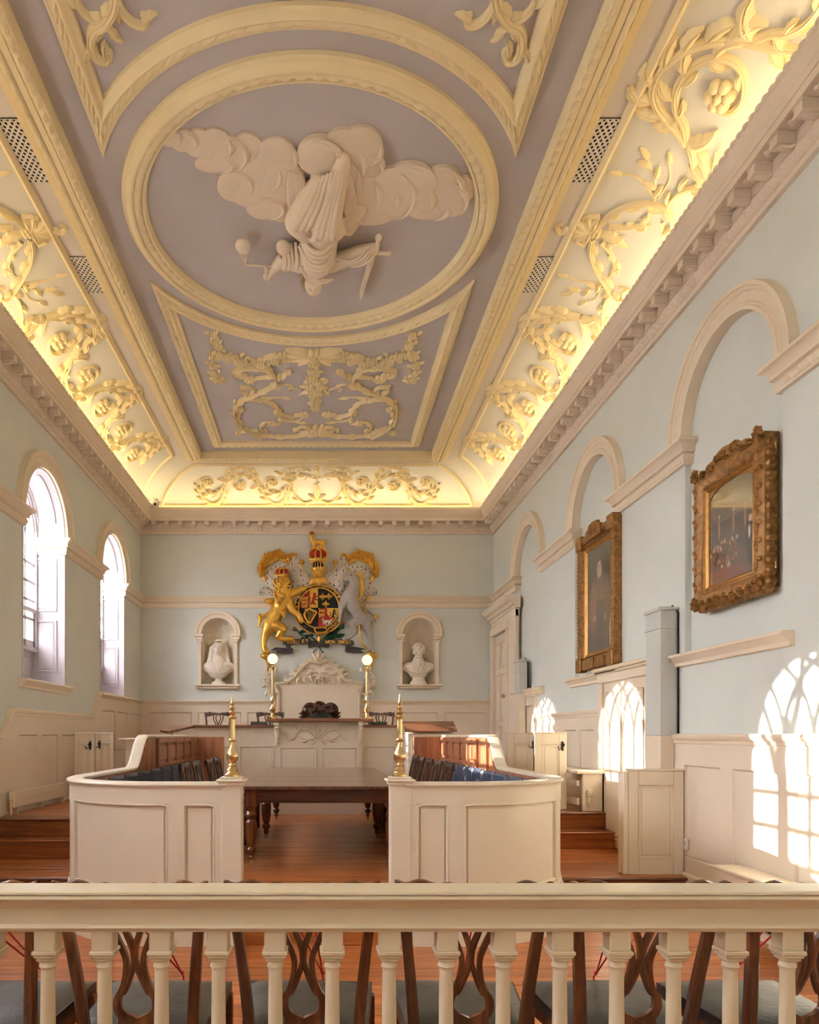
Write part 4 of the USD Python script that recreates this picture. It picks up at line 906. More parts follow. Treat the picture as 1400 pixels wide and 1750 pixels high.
def side_design():
    o = []
    o.append(('cartouche', cat(*[leaf((0, .98), a, .26 - .05 * abs(a - PI / 2), .10, .055, (a - PI / 2) * .6, 2) for a in np.linspace(.25, PI - .25, 7)], stem([(-.20, .98), (-.14, 1.10), (-.04, 1.02), (-.10, .94), (-.14, 1.0)], .045), stem([(.20, .98), (.14, 1.10), (.04, 1.02), (.10, .94), (.14, 1.0)], .045),
        flower((0, .96), .07, .06), leaf((0, .92), -PI / 2, .30, .12, .05, .1), stem([(0, 1.17), (.05, 1.26), (-.02, 1.32), (-.07, 1.27)], .06), bunch((0, .74), .07, .04, 3, 6))))
    arm = [(.08, .95), (.26, .90), (.44, .78), (.57, .60), (.60, .44), (.50, .34), (.42, .40), (.47, .47)]
    o.append(('scroll', cat(stem(arm, .055, .05), leaves_along(arm, .14, .17, .07, .04, side=-1))))
    br = [(.55, .62), (.72, .70), (.90, .86)]
    o.append(('leaf_spray', cat(stem(br, .022, .02), *[leaf(p, a, .13, .06, .035, .3, 1) for p, a in (((.68, .68), 1.5), ((.76, .73), .1), ((.84, .80), 1.4), ((.90, .86), .8), ((.62, .66), -.2))], stem([(.60, .64), (.70, .86), (.68, 1.0)], .02, .018), leaf((.68, .98), 1.4, .12, .055, .03, .4, 1), stem([(.62, .62), (.82, .62), (.95, .70)], .02, .018), leaf((.94, .69), .4, .12, .055, .03, .4, 1))))
    fest = [(.10, .86), (.20, .70), (.34, .60), (.46, .62)]
    o.append(('festoon', cat(stem(fest, .05, .035), leaves_along(fest, .07, .10, .05, .035), bunch((.33, .60), .05, .03, 5, 5))))
    c2 = [(.58, .50), (.76, .50), (.92, .42), (1.02, .30), (1.10, .24)]
    o.append(('scroll', cat(stem(c2, .05, .045, taper=(.6, 1, .9)), leaves_along(c2, .12, .16, .07, .04, side=1), leaf((1.1, .26), 1.9, .30, .12, .05, -.5), leaf((1.1, .26), 1.2, .34, .13, .055, .3), leaf((1.1, .26), .5, .26, .11, .05, .5), leaf((1.1, .26), 2.7, .24, .10, .05, -.4))))
    o.append(('flower_bunch', bunch((1.12, .30), .10, .05, 11, 8)))
    return o + rinceau(1.18, 5.38, .93, .65, .40, .068, 1)
for side in ('right', 'left'):
    for nm, m in side_design():
        m = (m[0] + [RC, 0, 0], m[1])
        if nm == 'cartouche': relief(side, nm, m)
        else: relief(side, nm, m, RC)
    # the panel's border: a roll along the top, a swept end
    e1 = 12.48; top_roll = stem([(2 * RC - e1, ARC), (e1, ARC)], .075, .05, grooved=False, taper=(1, 1))
    bs = np.linspace(.16, ARC, 16); ins = CI1 - (CI1 - CI0) * np.cos(bs / ARC * PI / 2)
    end = np.stack([YB - ins - (.22 + .18 * bs / ARC), bs], 1); endm = stem(end, .05, .035, 2, (1, 1), False)
    relief(side, 'panel_border', cat(top_roll, endm, mirror(endm, RC)))
def back_design():
    o = [('cartouche', cat(leaf((0, .30), PI / 2, .34, .14, .05, .05), leaf((0, .28), PI / 2 + .8, .22, .10, .045, .3), leaf((0, .28), PI / 2 - .8, .22, .10, .045, -.3), bunch((0, .78), .05, .035, 7, 5), bunch((0, .64), .045, .03, 8, 5), leaf((0, 1.0), -PI / 2, .26, .09, .04, 0), flower((0, 1.02), .06, .05)))]
    a1 = [(.06, .30), (.25, .26), (.42, .42), (.44, .66), (.30, .86), (.18, .82), (.22, .72)]
    o.append(('scroll', cat(stem(a1, .042, .04), leaves_along(a1, .13, .15, .065, .04, side=-1))))
    b1 = [(.12, .95), (.30, 1.06), (.52, .98), (.66, .86), (.78, .94)]
    o.append(('festoon', cat(stem(b1, .034, .03), leaves_along(b1, .08, .13, .055, .04), leaf((.42, .86), -.5, .22, .13, .05, .4), leaf((.42, .86), 3.4, .22, .12, .05, -.4))))
    return o + rinceau(.48, 2.28, .60, .64, .36, .050, -1)
for nm, m in back_design():
    m = (m[0] + [CX, 0, 0], m[1])
    if nm == 'cartouche': relief('back', nm, m)
    else: relief('back', nm, m, CX)
bs = np.linspace(.20, ARC, 16); ins = CI1 - (CI1 - CI0) * np.cos(bs / ARC * PI / 2); end = np.stack([XL + ins + .34, bs], 1)
endm = stem(end, .05, .035, 2, (1, 1), False); wb2 = XL + ins[0] + .34
relief('back', 'panel_border', cat(stem([(wb2, .20), (2 * CX - wb2, .20)], .05, .035, grooved=False, taper=(1, 1)), stem([(end[-1][0], ARC - .01), (2 * CX - end[-1][0], ARC - .01)], .06, .04, grooved=False, taper=(1, 1)), endm, mirror(endm, CX)))

# ------------------------------------------------------------------ the scrolled end panels of the flat ceiling
def onceil(x, y, z=ZI - .02):
    Y = F * (z - EYE) / (PY - y); return ((x - PX) * Y / F, Y)
def C7(cx, cy): return onceil(360 + cx / 3.889, 560 + cy / 3.889)
def curve7(*p): return [C7(*q) for q in p]
def ceil_part(name, m, both=True, mat='plaster_relief', sides=(1, -1)):
    for sgn in sides:
        q = m if sgn > 0 else (np.c_[m[0][:, 0], 2 * RC - m[0][:, 1], m[0][:, 2]], m[1][:, ::-1])
        part(ce, name, mapped(q, down), mat, smooth=50)
        if both: part(ce, name, mapped(mirror(q, CX), down), mat, smooth=50)
sc = [(((335, 735), (250, 690), (185, 640), (158, 570), (180, 500), (245, 462), (330, 425), (420, 385), (438, 352), (420, 325), (350, 330), (260, 345)), .06, 1),
      (((438, 350), (400, 300), (320, 272), (230, 270), (150, 290), (165, 325), (215, 330)), .05, -1), (((440, 345), (480, 318), (525, 298)), .045, 1),
      (((410, 285), (365, 250), (360, 205), (410, 185), (480, 190), (520, 215), (500, 235)), .05, 1),
      (((240, 480), (330, 482), (420, 510), (465, 570), (540, 590), (620, 580)), .05, 1), (((440, 540), (470, 610), (560, 628), (620, 600)), .024, 1),
      (((180, 705), (260, 680), (340, 710), (430, 722), (540, 720), (650, 700), (640, 665), (590, 662), (585, 690), (615, 688)), .05, 1), (((380, 715), (330, 670), (355, 635), (410, 632)), .035, 1),
      (((270, 465), (300, 430), (270, 400), (215, 400), (205, 430), (240, 445)), .04, -1), (((330, 470), (400, 468), (520, 466)), .022, 1), (((590, 462), (600, 425), (550, 405), (515, 415), (540, 432)), .018, 1)]
for pts, w, sd in sc:
    c = curve7(*pts); ceil_part('scroll', cat(stem(c, w * .85, w * 1.3, 8, (.75, 1, .6)), leaves_along(c, .17, .20, .075, w * 1.1, side=sd, start=.12, spread=.6), leaves_along(c, .26, .13, .055, w * .9, side=-sd, start=.2, spread=.6) if w > .04 else None))
for p, r in (((262, 345), .10), ((620, 578), .09), ((215, 318), .08), ((408, 634), .07), ((200, 545), .07), ((520, 295), .06), ((1248 - 1062, 700), .06)): ceil_part('rosette', flower(C7(*p), r, .06))
for i in range(10):                                          # the flower festoon under the arc
    u = i / 9; cx = 70 + u * 480; cy = 175 + 55 * math.sin(PI * u) + 10 * (i % 2)
    ceil_part('flower_bunch', bunch(C7(cx, cy), .085 + .02 * (i % 3), .06, 40 + i, 7))
for i, (cx, cy) in enumerate(((20, 60), (45, 120), (30, 190), (15, 250), (35, 310), (50, 350))): ceil_part('flower_bunch', bunch(C7(cx, cy), .09, .06, 60 + i, 7), sides=(1,))
for i, (cy, r) in enumerate(((250, .07), (295, .09), (345, .14), (385, .16), (425, .13), (465, .08), (500, .09), (535, .06))):
    ceil_part('flower_drop', bunch((CX, C7(710, cy)[1]), r, .065, 80 + i, 9), both=False)
for pts, w in (([(846, -14), (852, 15), (868, 40), (888, 52), (893, 75), (884, 100), (868, 106), (862, 92), (872, 86)], .07), ([(848, 0), (838, 22), (820, 40), (800, 44), (797, 30), (808, 26)], .055), ([(858, 30), (880, 38), (905, 22), (914, 2), (904, -6)], .05), ([(866, 50), (852, 58), (846, 74)], .04)):
    c = [onceil(*q) for q in pts]; m = cat(stem(c, w, w * .9, 8, (1, 1, .5)), leaves_along(c, .13, .16, .07, w * .8, start=.15))
    for q in (m, mirror(m, CX)): part(ce, 'scroll', mapped(q, down), 'plaster_relief', smooth=50)
cc = (CX, C7(710, 175)[1])
ceil_part('shell', cat(*[leaf((cc[0], cc[1]), a, .42 - .10 * abs(math.sin(a)), .13, .09, .25 * math.copysign(1, math.cos(a)), 2) for a in (-.35, .0, .35, .8, 1.57, PI - .8, PI - .35, PI, PI + .35)], flower(cc, .12, .10), stem([(cc[0] - .26, cc[1] + .16), (cc[0] - .1, cc[1] + .22), (cc[0], cc[1] + .1), (cc[0] + .1, cc[1] + .22), (cc[0] + .26, cc[1] + .16)], .06)), both=False)
cb = (CX, C7(710, 690)[1])
ceil_part('cartouche', cat(flower(cb, .14, .07, 8), *[leaf(cb, a, .26, .11, .06, .2, 2) for a in np.linspace(.2, 2 * PI + .2, 8)[:-1]]), both=False)

# ------------------------------------------------------------------ the roundel: clouds and the seated figure with sword and scales
def J(cx, cy): return onceil(270 + cx / 2.5, 200 + cy / 2.5, ZI - .03)
def Jell(cx, cy, rx, ry, n=40):
    return Polygon([J(cx + rx * math.cos(a), cy + ry * math.sin(a)) for a in np.linspace(0, 2 * PI, n, endpoint=False)])
puffs = [(52, 100, 50, 36), (110, 110, 58, 48), (240, 205, 85, 42), (175, 120, 66, 60), (240, 130, 78, 74), (330, 300, 78, 68), (300, 165, 84, 78), (380, 150, 72, 72), (500, 180, 98, 84), (430, 250, 100, 88), (460, 390, 84, 52), (400, 330, 90, 60), (560, 390, 120, 66), (520, 290, 110, 110),
         (870, 130, 92, 86), (800, 120, 90, 66), (900, 210, 66, 62), (820, 210, 70, 80), (1150, 390, 100, 52), (1310, 310, 48, 54), (1080, 280, 110, 84), (1220, 300, 90, 86), (1000, 330, 104, 112), (1130, 330, 100, 86), (940, 350, 96, 96), (1250, 350, 76, 76), (1110, 345, 72, 62), (900, 420, 110, 42), (860, 330, 96, 100), (760, 260, 110, 120), (690, 166, 96, 84)]
cl = None
for i, (x, y, rx, ry) in enumerate(puffs):
    e = Jell(x, y, rx, ry); h = .03 + .0013 * i
    m = dome(e, h, .05, h * .55, .30)
    part(ce, 'cloud', mapped(m, down), 'cloud_plaster', smooth=45)
    # the curled lip of the puff, a crescent
    t = np.linspace(-1.9 + .35 * (i % 5), .6 + .35 * (i % 4), 16); q = [J(x + rx * .93 * math.cos(a), y + ry * .93 * math.sin(a)) for a in t]
    if i % 4 != 3: part(ce, 'cloud_lip', mapped((lambda v, f: (v + [0, 0, h * .86], f))(*stem(q, .06, .032, 3, (.1, 1, .1), False)), down), 'cloud_plaster', smooth=50)
def j3(cx, cy, h, r): a, b = J(cx, cy); return (a, b, h, r)
BODY_CH = ([[j3(700, 440, .08, .19), j3(695, 500, .10, .17), j3(680, 570, .12, .19), j3(672, 610, .12, .10), j3(667, 640, .13, .075)], [j3(640, 450, .10, .14), j3(600, 410, .13, .13), j3(640, 330, .10, .11), j3(690, 262, .07, .075)],
    [j3(740, 440, .10, .15), j3(715, 395, .17, .15), j3(750, 300, .12, .11), j3(788, 190, .07, .07), j3(795, 160, .08, .055)], [j3(740, 590, .12, .10), j3(800, 575, .12, .085), j3(850, 550, .12, .075), j3(920, 533, .10, .05)],
    [j3(630, 590, .12, .11), j3(580, 590, .11, .095), j3(530, 590, .10, .07), j3(490, 630, .09, .05), j3(467, 660, .09, .045)], [j3(800, 420, .06, .10), j3(850, 385, .05, .09)], [j3(800, 230, .05, .05), j3(820, 300, .05, .06), j3(815, 360, .05, .07)]])
g = np.random.default_rng(12); folds = []
def fold(pts, r, h):
    q = spline([(*J(*p), hh) for p, hh in zip(pts, h)], 3); rr = np.interp(np.linspace(0, 1, len(q)), [0, .5, 1], [r * .5, r, r * .5]); folds.append([(*p, s) for p, s in zip(q, rr)])
for k in range(7): fold([(560 + 8 * k, 225 + 3 * k), (558 + 9 * k, 300), (565 + 10 * k, 360), (575 + 8 * k, 405)], .022, [.05, .07, .08, .12])
for k in range(5): fold([(580 + 24 * k, 432 - 8 * (k % 2)), (590 + 30 * k, 380 - 6 * k), (640 + 24 * k, 310), (690 + 18 * k, 226 - 8 * k)], .038, [.17, .25, .19, .12])
for k in range(4): fold([(650 + 34 * k, 448), (672 + 24 * k, 395 - 10 * (k % 2)), (710 + 17 * k, 310), (765 + 10 * k, 195)], .036, [.22, .33, .23, .12])
for k in range(6): fold([(604 + 6 * (k % 3), 448 + 22 * k), (650, 470 + 21 * k), (710 + 8 * (k % 2), 478 + 18 * k), (790 - 14 * k, 440 + 20 * k)], .030, [.14, .27, .28, .13])
for k in range(5): fold([(610 + 10 * k, 560), (630 + 10 * k, 590), (660 + 12 * k, 610), (700 + 12 * k, 600)], .016, [.24, .28, .30, .28])
for k in range(5): fold([(528 + 20 * k, 528 - 6 * (k % 2)), (545 + 17 * k, 556 + 6 * (k % 3)), (540 + 17 * k, 590), (560 + 13 * k, 622 - 8 * (k % 2))], .030, [.08, .19, .19, .10])
for k in range(4): fold([(765 + 12 * k, 550 + 10 * k), (810 + 14 * k, 548 + 7 * k), (860 + 14 * k, 536 + 5 * k), (900 + 8 * k, 524 + 6 * k)], .017, [.17, .21, .20, .13])
for k in range(5): fold([(800 + 6 * k, 240), (806 + 8 * k, 310), (800 + 10 * k, 380), (845 + 6 * k, 395 + 6 * k)], .020, [.06, .09, .10, .12])
for k in range(5): fold([(780, 420 + 9 * k), (820, 425 + 9 * k), (858, 410 + 10 * k)], .020, [.12, .13, .06])
bodym = limbs(BODY_CH + folds, .045, 6)
fig = part(ce, 'seated_figure', mapped((bodym[0] * [1, 1, .9], bodym[1]), down), 'cloud_plaster', smooth=60)
hd = J(665, 672)
headm = cat(ball((hd[0], hd[1], .14), 1, 3, (.095, .12, .10)), ball((hd[0] + .045, hd[1] - .09, .15), .06, 2), stem([J(612, 640), J(618, 690), J(640, 712), J(680, 712)], .06, .14, 6, (.6, 1, .6)), ball((hd[0], hd[1] - .02, .235), .022, 1), *[ball((hd[0] + s * .035, hd[1] - .045, .225), .014, 1) for s in (-1, 1)], stem([(hd[0] - .03, hd[1] + .04), (hd[0] + .03, hd[1] + .04)], .014, .235))
part(fig, 'head', mapped(headm, down), 'cloud_plaster', smooth=60)
def rod(pts, r, h): return tube([(*J(*p), hh) for p, hh in zip(pts, np.broadcast_to(h, len(pts)))], r, 8)
part(fig, 'sword', mapped(cat(rod([(942, 482), (934, 545)], .022, .11), ball((*J(943, 480), .11), .035, 1), rod([(905, 546), (986, 549)], .018, .11), ball((*J(905, 546), .11), .025, 1), ball((*J(986, 549), .11), .025, 1),
    dome(Polygon([J(918, 552), J(936, 553), J(872, 755), J(861, 768), J(862, 752)]), .10, .03, .08, .6)), down), 'cloud_plaster', smooth=40)
sca = [rod([(372, 601), (530, 612)], .013, .10), rod([(458, 600), (463, 664)], .012, .11), rod([(466, 600), (469, 664)], .012, .11)]
for cx, top_, bot in ((363, 522, (375, 601)), (537, 528, (541, 610))):
    sca += [ball((*J(cx, top_), .10), 1, 2, (.075, .10, .05))] + [rod([(cx + d, top_ + 8), bot], .007, .10) for d in (-24, -8, 10, 24)]
part(fig, 'scales', mapped(cat(*sca), down), 'cloud_plaster', smooth=50)

# ------------------------------------------------------------------ vents in the ceiling margin, and the little camera in the corner
for i, (s, y0, y1, lab) in enumerate(((1, 5.66, 6.32, 'nearer lattice vent in the ceiling margin at the right'), (1, 7.30, 7.90, 'farther lattice vent in the ceiling margin at the right'), (-1, 5.66, 6.32, 'nearer lattice vent in the ceiling margin at the left'), (-1, 7.30, 7.90, 'farther lattice vent in the ceiling margin at the left'))):
    x0, x1 = (XR - BO + .005, XR - CI1 - .02) if s > 0 else (XL + CI1 + .02, XL + BO - .005); x0, x1 = min(x0, x1), max(x0, x1)
    v = thing('ceiling_vent', lab, 'vent', ((x0 + x1) / 2, (y0 + y1) / 2, ZF), group=None)
    part(v, 'backing', box(x0, x1, y0, y1, ZF - .004, ZF + .02), 'dark_void')
    R_ = Polygon([(x0, y0), (x1, y0), (x1, y1), (x0, y1)]); lines = []
    for k in np.arange(-2, 3, .066):
        for d in (1, -1): lines.append(LineString([(x0, y0 + k), (x1, y0 + k + d * (x1 - x0) * 1.35)]).buffer(.0085, cap_style=2))
    part(v, 'lattice', extrude(ops.unary_union(lines).intersection(R_), ZF - .010, ZF - .004), 'ceiling_margin', kind='stuff')
    part(v, 'rim', extrude(R_.difference(R_.buffer(-.007)), ZF - .011, ZF - .004), 'ceiling_margin')
p = px(266, 861, 13.35); sc_ = thing('security_camera', 'small white dome camera on the cornice in the far left corner', 'camera', p)
part(sc_, 'body', cat(ball((0, 0, .0), .07, 2), lathe([(0, .05), (.05, .05), (.055, .085), (0, .085)], 16)), 'white_plastic', smooth=True, local=True)
part(sc_, 'wing', cat(box(-.12, .12, -.02, .02, .02, .045, .006), box(-.02, .02, 0, .16, .03, .06)), 'white_plastic', local=True)
part(sc_, 'lens', ball((0, -.05, -.02), .028, 2), 'iron_black', smooth=True, local=True)

# ------------------------------------------------------------------ coat of arms on the end wall
AY = 13.66; WBK = on_wall('back')
def A(cx, cy): q = px(400 + cx / 4.667, 880 + cy / 4.667, AY); return (q[0], q[2])
AK = AY / F / 4.667                                         # metres per unit of the drawing grid
def Ap(*pts): return Polygon([A(*p) for p in pts])
def Aell(cx, cy, rx, ry, n=48): return Ap(*[(cx + rx * math.cos(t), cy + ry * math.sin(t)) for t in np.linspace(0, 2 * PI, n, endpoint=False)])
def lift(m, h): return (m[0] + [0, 0, h], m[1])
def Aflip(m): return mirror(m, A(675, 0)[0])
arms = thing('coat_of_arms', 'carved and gilded royal coat of arms with lion and unicorn, high on the end wall', 'coat of arms', (A(675, 0)[0], YB - .1, A(0, 1000)[1]))
def ap(parent, name, m, mat, smooth=45, label=None): return part(parent, name, mapped(m, WBK), mat, smooth=smooth, label=label)
def Al(cx, cy, h, r): a, b = A(cx, cy); return (a, b, h, r * AK)
def atube(pts, r, h, sides=7, taper=None):
    c = spline([(*A(*p), hh) for p, hh in zip(pts, np.broadcast_to(h, len(pts)))], 7); rr = r * AK if taper is None else r * AK * np.interp(np.linspace(0, 1, len(c)), np.linspace(0, 1, len(taper)), taper)
    return tube(c, rr, sides)
# mantling
wht = [((440, 340), (468, 308), (510, 312), (524, 355), (548, 385), (540, 425), (568, 452), (618, 470), (626, 520), (600, 560), (540, 600), (490, 640), (470, 600), (455, 540), (440, 450)),
       ((246, 540), (240, 470), (270, 425), (330, 395), (400, 385), (440, 400), (445, 470), (400, 520), (360, 600), (310, 620), (270, 600)),
       ((190, 612), (210, 574), (258, 560), (316, 584), (326, 640), (300, 660), (262, 622), (232, 604), (212, 640))]
gld = [((207, 440), (216, 380), (250, 318), (300, 286), (345, 300), (375, 300), (430, 310), (448, 350), (440, 385), (395, 372), (360, 352), (315, 372), (270, 398), (243, 440), (262, 520), (244, 535), (222, 490)),
       ((440, 340), (440, 300), (480, 296), (506, 306), (500, 330), (466, 322), (452, 352)), ((524, 355), (545, 350), (566, 362), (556, 384), (540, 386), (548, 420), (575, 448), (560, 456), (534, 425))]
mt = part(arms, 'mantling', mapped(cat(*[x for p in wht for x in (lift(dome(Ap(*p), .075, .03, .03), 0), Aflip(dome(Ap(*p), .075, .03, .03)))]), WBK), 'heraldic_white', smooth=50, kind='stuff')
for p in gld:
    for m in (dome(Ap(*p), .085, .03, .05), Aflip(dome(Ap(*p), .085, .03, .05))): part(mt, 'gilt_edge', mapped(m, WBK), 'gold', smooth=50)
g = np.random.default_rng(4); spots = []
for p in wht:
    P = Ap(*p).buffer(-10 * AK); x0, y0, x1, y1 = P.bounds; n = 0
    for _ in range(400):
        q = (g.uniform(x0, x1), g.uniform(y0, y1))
        if P.contains(Point(q)) and all(math.hypot(q[0] - s[0], q[1] - s[1]) > 34 * AK for s in spots): spots.append(q)
sp = cat(*[lift(dome(Polygon([(x - 4 * AK, y - 10 * AK), (x, y + 12 * AK), (x + 4 * AK, y - 10 * AK)]), .012, .008), .070) for x, y in spots]); part(mt, 'ermine_spots', mapped(cat(sp, Aflip(sp)), WBK), 'heraldic_black')
# garter and shield
gar = part(arms, 'garter', mapped(dome(Aell(678, 755, 198, 196), .11, .03, .08, .3), WBK), 'heraldic_black', smooth=40)
def ringm(cx, cy, rx, ry, r, h): return tube(np.array([(*A(cx + rx * math.cos(t), cy + ry * math.sin(t)), h) for t in np.linspace(0, 2 * PI, 61)]), r * AK, 7)
part(gar, 'gilt_rim', mapped(cat(ringm(678, 755, 198, 196, 6, .10), ringm(676, 742, 162, 160, 6, .13)), WBK), 'gold', smooth=50)
Rin = Aell(676, 740, 158, 156); x0, y0 = A(672, 742); BIG = 3
qs = [('red_quarter', Rin.intersection(Polygon([(x0 - BIG, y0), (A(602, 0)[0], y0), (A(602, 0)[0], y0 + BIG), (x0 - BIG, y0 + BIG)])), 'heraldic_red'), ('gold_quarter', Rin.intersection(Polygon([(A(602, 0)[0], y0), (x0, y0), (x0, y0 + BIG), (A(602, 0)[0], y0 + BIG)])), 'gold'),
      ('lily_quarter', Rin.intersection(Polygon([(x0, y0), (x0 + BIG, y0), (x0 + BIG, y0 + BIG), (x0, y0 + BIG)])), 'heraldic_black'), ('harp_quarter', Rin.intersection(Polygon([(x0 - BIG, y0 - BIG), (x0, y0 - BIG), (x0, y0), (x0 - BIG, y0)])), 'heraldic_black'),
      ('horse_quarter', Rin.intersection(Polygon([(x0, y0 - BIG), (x0 + BIG, y0 - BIG), (x0 + BIG, y0), (x0, y0)])), 'heraldic_red')]
sh = part(arms, 'shield', mapped(extrude(Rin, .08, .118), WBK), 'heraldic_black')
for nm, P, m in qs: part(sh, nm, mapped(extrude(P.buffer(-.004), .118, .126), WBK), m)
def fleur(cx, cy, s): return cat(*[lift(dome(Ap(*[(cx + s * x, cy + s * y) for x, y in P]), .014, .006), .126) for P in ([(0, -30), (9, -12), (6, 6), (-6, 6), (-9, -12)], [(4, 4), (14, -14), (26, -8), (26, 6), (16, 6), (8, 12)], [(-4, 4), (-14, -14), (-26, -8), (-26, 6), (-16, 6), (-8, 12)], [(-14, 8), (14, 8), (14, 13), (-14, 13)], [(-5, 13), (5, 13), (10, 28), (0, 22), (-10, 28)])])
part(sh, 'fleur_de_lis', mapped(fleur(708, 655, 1.1), WBK), 'gold'); part(sh, 'fleur_de_lis', mapped(fleur(757, 652, 1.1), WBK), 'gold'); part(sh, 'fleur_de_lis', mapped(fleur(733, 713, 1.1), WBK), 'gold')
harp = cat(atube([(575, 770), (562, 800), (585, 850), (610, 866)], 9, .135), atube([(610, 866), (640, 810), (662, 776)], 7, .135), atube([(575, 772), (600, 752), (630, 764), (660, 776)], 9, .135), ball((*A(580, 765), .14), 16 * AK, 1), *[atube([(585 + 12 * k, 764 + k), (592 + 10 * k, 815 + 4 * k), (600 + 6 * k, 856 - 7 * k)], 2.0, .13, 4) for k in range(5)])
part(sh, 'harp', mapped(harp, WBK), 'gold', smooth=40)
def beast(cx, cy, s, up=False, h=.13):
    P = [(-26, -4, 7), (-8, -6, 9), (12, -4, 8), (24, -12, 8)] if not up else [(-6, 34, 8), (-2, 10, 9), (4, -12, 8), (8, -32, 8)]
    L = [[(-22, -2, 5), (-28, 16, 4)], [(-14, 0, 5), (-10, 18, 4)], [(14, 0, 5), (22, 14, 4)], [(8, 0, 5), (4, 18, 4)], [(-26, -6, 3), (-36, -18, 3), (-26, -24, 4)]] if not up else [[(-4, 30, 6), (-18, 44, 4)], [(0, 30, 6), (14, 46, 4)], [(4, -8, 5), (26, -14, 4)], [(4, 2, 5), (26, 12, 4)], [(-8, 34, 3), (-28, 22, 3), (-24, -6, 4)]]
    return limbs([[Al(cx + s * x, cy + s * y, h, s * r) for x, y, r in c] for c in [P] + L], .02, 2)
part(sh, 'gold_lion', mapped(beast(570, 668, .85), WBK), 'gold', smooth=60); part(sh, 'gold_lion', mapped(beast(566, 700, .85), WBK), 'gold', smooth=60); part(sh, 'gold_lion', mapped(beast(566, 730, .8), WBK), 'gold', smooth=60)
part(sh, 'red_lion', mapped(beast(634, 665, 1.15, True), WBK), 'heraldic_red', smooth=60)
part(sh, 'white_horse', mapped(beast(748, 856, 1.25), WBK), 'heraldic_white', smooth=60)
part(sh, 'gold_field', mapped(extrude(Rin.buffer(-.008).intersection(Ap((742, 744), (840, 744), (840, 830), (775, 826), (742, 790))), .126, .129), WBK), 'gold')
part(sh, 'black_lion', mapped(beast(792, 785, .85, True), WBK), 'heraldic_black', smooth=60); part(sh, 'gold_lion', mapped(beast(704, 766, .8), WBK), 'gold', smooth=60); part(sh, 'gold_lion', mapped(beast(702, 800, .8), WBK), 'gold', smooth=60)
def letter(ch, cx, cy, hgt, rot, h, bold=True):
    m = meshkit.text_mesh(ch, hgt, .008, bold); v = np.array(m.vertices); v[:, 0] -= (v[:, 0].min() + v[:, 0].max()) / 2; v[:, 1] -= hgt / 2
    c, s = math.cos(rot), math.sin(rot); a, b = A(cx, cy)
    return np.stack([a + c * v[:, 0] - s * v[:, 1], b + s * v[:, 0] + c * v[:, 1], v[:, 2] + h], 1), np.array(m.faces)
let = []
for word, a0, a1 in (('HONI', 200, 164), ('SOIT', 150, 112), ('QUI', 78, 56), ('MAL', 44, 22), ('Y', 10, 10), ('PENSE', -62, -32)):
    for k, ch in enumerate(word):
        t = math.radians(a0 + (a1 - a0) * k / max(1, len(word) - 1)); low = word == 'PENSE'
        let.append(letter(ch, 677 + 180 * math.cos(t), 749 - 179 * math.sin(t), 26 * AK, t - PI / 2 + (PI if low else 0), .112))
part(gar, 'motto_letters', mapped(cat(*let), WBK), 'gold')
part(gar, 'buckle', mapped(cat(atube([(640, 905), (720, 900), (740, 930), (660, 938), (640, 905)], 6, .13), dome(Ap((590, 890), (640, 905), (632, 930), (580, 912)), .03, .02, .01), lift(dome(Ap((668, 950), (700, 960), (692, 1010), (678, 1035), (660, 1000)), .07, .02, .03), .03)), WBK), 'gold', smooth=40)
# helmet, crown, crest
hm = part(arms, 'helmet', mapped(cat(lift(dome(Ap((605, 560), (612, 505), (640, 492), (640, 470), (706, 470), (708, 492), (736, 505), (745, 560), (700, 548), (675, 570), (650, 548)), .12, .025, .08), .02), limbs([[Al(672, 430, .10, 60), Al(672, 470, .10, 42)]], .03, 3)), WBK), 'gold', smooth=50)
part(hm, 'visor', mapped(ball((*A(670, 412), .155), 1, 3, (50 * AK, 38 * AK, .09)), WBK), 'heraldic_black', smooth=True)
part(hm, 'visor_bars', mapped(cat(*[atube([(670 + 15 * k, 378), (670 + 22 * k, 412), (670 + 18 * k, 446)], 3.5, [.235 - .012 * k * k, .26 - .016 * k * k, .235 - .012 * k * k]) for k in (-2, -1, 0, 1, 2)], atube([(612, 380), (670, 372), (728, 380)], 7, [.15, .24, .15]), atube([(616, 444), (670, 452), (726, 444)], 7, [.15, .24, .15])), WBK), 'gold', smooth=50)
def crown(cx, cy, w, h, label=None):
    c = part(arms, 'crown', mapped(cat(ball((*A(cx - w * .22, cy), .13), 1, 2, (w * .34 * AK, h * .5 * AK, .10)), ball((*A(cx + w * .22, cy), .13), 1, 2, (w * .34 * AK, h * .5 * AK, .10))), WBK), 'heraldic_red', smooth=True)
    arc = [atube([(cx + s * w * .5, cy + h * .45), (cx + s * w * .5, cy - h * .2), (cx + s * w * .2, cy - h * .52), (cx, cy - h * .42)], w * .045, [.15, .18, .18, .17]) for s in (-1, 1)] + [atube([(cx + s * w * .14, cy + h * .45), (cx + s * w * .17, cy - h * .1), (cx, cy - h * .45)], w * .04, [.25, .25, .19]) for s in (-1, 1)]
    part(c, 'gilt_arches', mapped(cat(*arc, atube([(cx - w * .5, cy + h * .5), (cx, cy + h * .58), (cx + w * .5, cy + h * .5)], w * .07, [.15, .25, .15]), ball((*A(cx, cy - h * .58), .18), w * .08 * AK, 1), *[ball((*A(cx + w * k, cy + h * .36), .2), w * .055 * AK, 1) for k in (-.4, -.2, 0, .2, .4)]), WBK), 'gold', smooth=50)
crown(671, 318, 132, 84); crown(385, 460, 104, 56); crown(621, 154, 34, 28)
def body(name, chains, mat, edge=.025, it=5): return part(arms, name, mapped(limbs([[Al(*c) for c in ch] for ch in chains], edge, it), WBK), mat, smooth=60)
lvp = []
